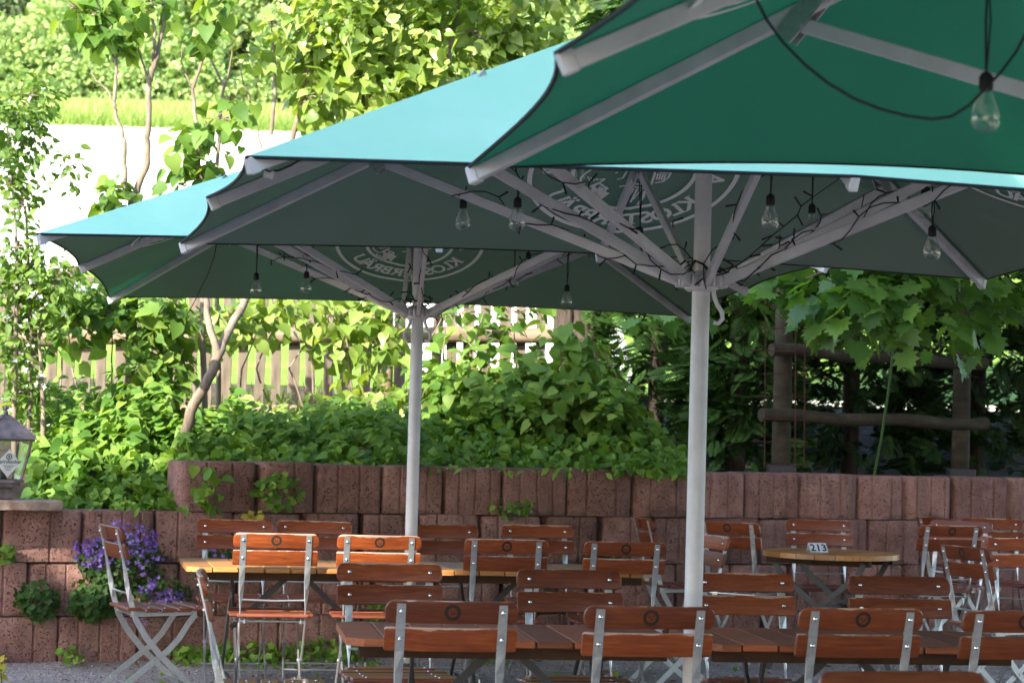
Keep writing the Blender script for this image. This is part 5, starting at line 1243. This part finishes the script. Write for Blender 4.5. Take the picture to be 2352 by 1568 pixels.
# weeds along the foot of the wall, stones, dead leaves
P = []
for i in range(2600):
    s = random.uniform(-1.6, 5.2); o_ = abs(random.gauss(0, .22))+.03
    if math.sin(s*3.1)+math.sin(s*7.7)*.6 < -.35: continue
    p = wall_pt(s, o_); P.append((p.x, p.y, gz(p.x, p.y)+random.uniform(.01, .11)*(1-min(1, o_*1.5))))
for i in range(420):
    x, y = random.uniform(-2.5, 3), random.uniform(9.5, 13)
    if math.sin(x*4)*math.cos(y*5) > .35: P.append((x, y, .02+gz(x, y)))
P = np.array(P); n = len(P); D = rng.normal(0, .7, (n, 3)); D[:, 2] += .25; V, T = scatter(LOBED, P, D, rng.normal(0, .4, (n, 3))+np.array([0, -.4, .9]), rng.uniform(.025, .06, n)); o = tri_mesh('weeds', V, T, M['cover']); tag(o, 'low green weeds along the foot of the wall', kind='stuff')
P = np.array([(random.uniform(-3.2, 4), random.uniform(8.0, 14.5), 0) for _ in range(9000)]); P[:, 2] = [gz(a, b)+.002 for a, b, _ in P]; P = P[[a[1] < wall_y(a[0])-.02 for a in P]]; n = len(P)
V, T = scatter(PEBBLE, P, rng.normal(0, 1, (n, 3))*np.array([1, 1, .2]), rng.normal(0, .3, (n, 3))+np.array([0, 0, 1.0]), rng.uniform(.006, .022, n)); o = tri_mesh('pebbles', V, T, M['stone'], None, False); tag(o, 'loose gravel stones', kind='stuff')
P = np.array([(random.uniform(-3.2, 4), random.uniform(8.5, 14.5), .012) for _ in range(420)]); P = P[[a[1] < wall_y(a[0])-.05 for a in P]]; P[:, 2] += [gz(a, b) for a, b, _ in P]; n = len(P)
V, T = scatter(OVAL, P, rng.normal(0, 1, (n, 3))*np.array([1, 1, .1]), rng.normal(0, .3, (n, 3))+np.array([0, 0, 1.0]), rng.uniform(.03, .07, n)); o = tri_mesh('leaf_litter', V, T, M['deadleaf']); tag(o, 'dry fallen leaves on the gravel', kind='stuff')
# pale yellow flower at the bottom left
b = at(2, 1536, 10.2); p = plant('garden_flower', 'pale yellow flower at the bottom left corner', 'flower', (b.x, b.y, 0))
mb = MB(); mb.tube([(0, 0, 0), (.01, 0, b.z*.5), (0, 0, b.z)], .004, 5); mb.build('stem', M['herb'], p)
Pf = np.array([(random.gauss(0, .02), random.gauss(0, .01), b.z+random.gauss(0, .02)) for _ in range(10)]); V, T = scatter(OVAL, Pf, rng.normal(0, 1, (10, 3)), rng.normal(0, .5, (10, 3))+np.array([0, -1, .2]), np.full(10, .05)); tri_mesh('petal', V, T, M['yellowleaf'], p)

# ------------------------------------------------------------------ far forest edge
def fartree(name, label, x, Y, h, rad, mat, n, conif=False, cs=.36):
    n *= 4
    z = hill(x, Y); p = plant(name, label, 'tree', (x, Y, z-.3), 'trees of the far forest edge'); mb = MB()
    mb.tube([(0, 0, 0), (.1, 0, h*.5), (0, 0, h*.95)], [rad*.09, rad*.06, rad*.015], 8)
    P = []
    if conif:
        for i in range(n):
            f = random.uniform(.06, 1); a = random.uniform(0, 6.283); r_ = rad*(1-f)**.85*random.uniform(.35, 1.05)*(1+.25*math.sin(f*38)); P.append((r_*math.cos(a), r_*math.sin(a), f*h-.12*r_))
    else:
        k = 16; cl = [(Vector((random.gauss(0, 1), random.gauss(0, 1), random.gauss(0, 1))).normalized()*random.uniform(.35, .85), random.uniform(.25, .42)) for _ in range(k)]
        for c, r_ in cl:
            mb.tube([(0, 0, h*.35), (c.x*rad*.5, c.y*rad*.5, h*(.42+.18*c.z)), (c.x*rad, c.y*rad, h*(.55+.42*c.z))], [rad*.03, rad*.02, rad*.006], 5)
            for i in range(n//k):
                d = Vector((random.gauss(0, 1), random.gauss(0, 1), random.gauss(0, 1))).normalized()*r_*random.uniform(.6, 1.05); q = c+d; P.append((q.x*rad, q.y*rad, h*.55+q.z*h*.45))
    mb.build('trunk', M['bark'], p, 60); P = np.array(P); m_ = len(P)
    V, T = scatter(CLUMP, P, rng.normal(0, 1, (m_, 3)), rng.normal(0, 1, (m_, 3)), rng.uniform(cs*.6, cs*1.3, m_)); tri_mesh('crown', V, T, M[mat], p, False)
random.seed(77)
fartree('pine_tree', 'dark tall pine with a bare trunk in the far top left corner', -19.8, 90, 17, 2.6, 'fardark', 900, True)
fartree('pine_tree', 'dark pine in the far forest behind the pale young spruce', -17.6, 93, 18, 2.8, 'fardark', 900, True)
fartree('spruce_tree', 'pale young spruce at the left of the far forest edge', -17.6, 86.5, 8.6, 2.6, 'farpale', 1100, True)
fartree('spruce_tree', 'pale spruce behind the twin stemmed sapling', -14.4, 88, 11.5, 2.8, 'farpale', 1100, True)
spec = [(-12.4, 89, 12, 3.0, 'far'), (-9.9, 87, 9.5, 2.9, 'far'), (-7.6, 89, 11, 3.1, 'farpale'), (-5.0, 88, 10, 3.0, 'far'), (-2.6, 90, 12, 3.3, 'far'), (.3, 88, 11, 3.2, 'farpale'), (3.2, 89, 12, 3.3, 'far'), (6.2, 89, 11.5, 3.4, 'far')]
lab = ['left of the bare twin stems', 'right of the bare twin stems', 'above the bent sapling', 'behind the pale forked twigs', 'behind the bright lilac crown', 'right of the bright lilac crown', 'hidden behind the nearest parasol', 'farthest right, behind the nearest parasol']
for (x, Y, h, r_, m_), l in zip(spec, lab): fartree('broadleaf_tree', 'blurred light green tree of the far forest edge '+l, x, Y, h, r_, m_, 1300)
P = []
for i in range(13000):
    x = random.uniform(-24, 9); Y = random.uniform(80.5, 84.5); P.append((x, Y, hill(x, Y)+random.uniform(0, 1)**1.4*(2.6+1.3*math.sin(x*1.3)+.8*math.sin(x*3.1))))
P = np.array(P); n = len(P); V, T = scatter(CLUMP, P, rng.normal(0, 1, (n, 3)), rng.normal(0, 1, (n, 3)), rng.uniform(.2, .45, n)); o = tri_mesh('forest_undergrowth', V, T, M['far'], None, False); tag(o, 'blurred green undergrowth along the forest edge', kind='stuff')
P = []
for i in range(20000):
    x = random.uniform(-34, 16); Y = random.uniform(95, 104); P.append((x, Y, hill(x, Y)+random.uniform(0, 18+2*math.sin(x)+1.5*math.sin(x*2.7))))
P = np.array(P); n = len(P); V, T = scatter(CLUMP, P, rng.normal(0, 1, (n, 3)), rng.normal(0, 1, (n, 3)), rng.uniform(.5, 1.1, n)); o = tri_mesh('forest', V, T, M['far'], None, False); tag(o, 'continuous wood behind the forest edge', kind='stuff')

# ------------------------------------------------------------------ the big garden tree on the left, out of view, that shades the tables, crown shaped around the sunlit spots
LIT = [((-1.16, 11.0, .80), .34), ((-.70, 11.05, .84), .26), ((-1.45, 11.2, .70), .30), ((-2.1, 11.3, .55), .05), ((-.9, 10.98, .50), .20)]  # crown leaves are left out along the sun's path to these spots
def shade_filter(P):
    keep = np.ones(len(P), bool); s = np.array(SD)
    for c, r_ in LIT:
        d = P+np.array(SB)-np.array(c); tt = d@s; q = np.linalg.norm(d-tt[:, None]*s, axis=1); keep &= ~((q < r_+.13) & (tt > 0))
    return keep
SB = (-6.2, -.6, 0)
random.seed(1234); rng = np.random.default_rng(1234)
st_ = plant('chestnut_tree', 'broad leafy chestnut tree left of the photo that shades the tables', 'tree', SB); mb = MB()
mb.tube([(0, 0, 0), (.05, .1, 1.5), (0, .1, 3.2), (.2, .3, 6), (.1, .2, 9)], [.36, .30, .26, .16, .05], 14)
PD = Vector((math.cos(SUN_AZ), -math.sin(SUN_AZ), 0))   # across the sun
blobs = []
def lit_ray(q, m_): 
    w_ = Vector(q)+Vector(SB); return any(((w_-Vector(c))-SD*((w_-Vector(c)).dot(SD))).length < r_+m_ for c, r_ in LIT)
for iu in range(9):
    for iz in range(11):
        u_ = -4.0+iu*1.02+random.uniform(-.3, .3); z_ = 2.6+iz*1.2+random.uniform(-.3, .3); w_ = random.uniform(-1.5, 1.5)
        if (u_ > 2.0 and z_ > (9.3 if 3.2 < u_ < 4.3 else 10.2 if u_ < 3.2 else 8.6)) or (u_ < -2.3 and z_ > 6.6 and iz != 6): continue
        if iz == 6 and u_ < -2.3: z_ = 9.4
        if iu == 0 and iz > 3: continue
        q = PD*u_+Vector((SD.x, SD.y, 0)).normalized()*w_; blobs.append(((q.x, q.y, z_), (1.0, 1.0, .85), 38, .24))
        lim = [Vector((0, .1, 2.6)), Vector((q.x*.4, q.y*.4, 2.6+(z_-2.6)*.6)), Vector((q.x, q.y, z_))]
        if not any(lit_ray(lim[k].lerp(lim[k+1], f/8), .25) for k in range(2) for f in range(9)): mb.tube(lim, [.09, .05, .015], 5)
for i in range(34):
    u_ = random.uniform(-2.0, 1.8); z_ = random.uniform(8.5, 14.2); w_ = random.uniform(-1.2, 1.2); q = PD*u_+Vector((SD.x, SD.y, 0)).normalized()*w_; blobs.append(((q.x, q.y, z_), (.9, .9, .8), 26, .24))
mb.build('trunk', M['barkdark'], st_, 60)
foliage('crown', blobs, PLANE, .36, M['plane'], st_, .5, .8, .26, 7, shade_filter)

# ------------------------------------------------------------------ unseen inn added behind the camera on the right to block light
hs = empty('added_inn_house', 'unseen plastered inn house with a tiled roof, added to block sky light', 'house', (10.5, -9.5, 0), 0)
mb = MB(); mb.box((0, 0, 3.2), (15, 10, 6.4)); mb.prism([(-7.5, 6.4), (7.5, 6.4), (0, 10.2)], -4.95, 4.95); mb.build('wall', M['plaster'], hs)
for sx in (-1, 1):
    mb = MB(); mb.bar((sx*8.1, 0, 6.2), (0, 0, 10.35), 11.2, .16, up=(0, 0, 1)); mb.build('roof', M['tile'], hs)
for x in (-5.5, -2, 1.5, 5):
    for z in (1.7, 4.6):
        mb = MB(); 
        for dx in (-.55, .55): mb.box((x+dx, 5.02, z), (.09, .10, 1.4))
        for dz in (-.7, 0, .7): mb.box((x, 5.02, z+dz), (1.01, .08, .08))
        wf = mb.build('window', M['cap'], hs); mb = MB(); mb.box((x, 5.012, z), (1.0, .03, 1.3)); mb.build('pane', M['ink'], wf)
mb = MB(); mb.box((-3.8, 5.03, 1.05), (1.05, .10, 2.1)); dr_ = mb.build('door', M['under'], hs); mb = MB(); mb.tube([(-3.4, 5.1, 1.0), (-3.4, 5.16, 1.0), (-3.5, 5.16, 1.0)], .012, 8); mb.build('handle', M['steel'], dr_)
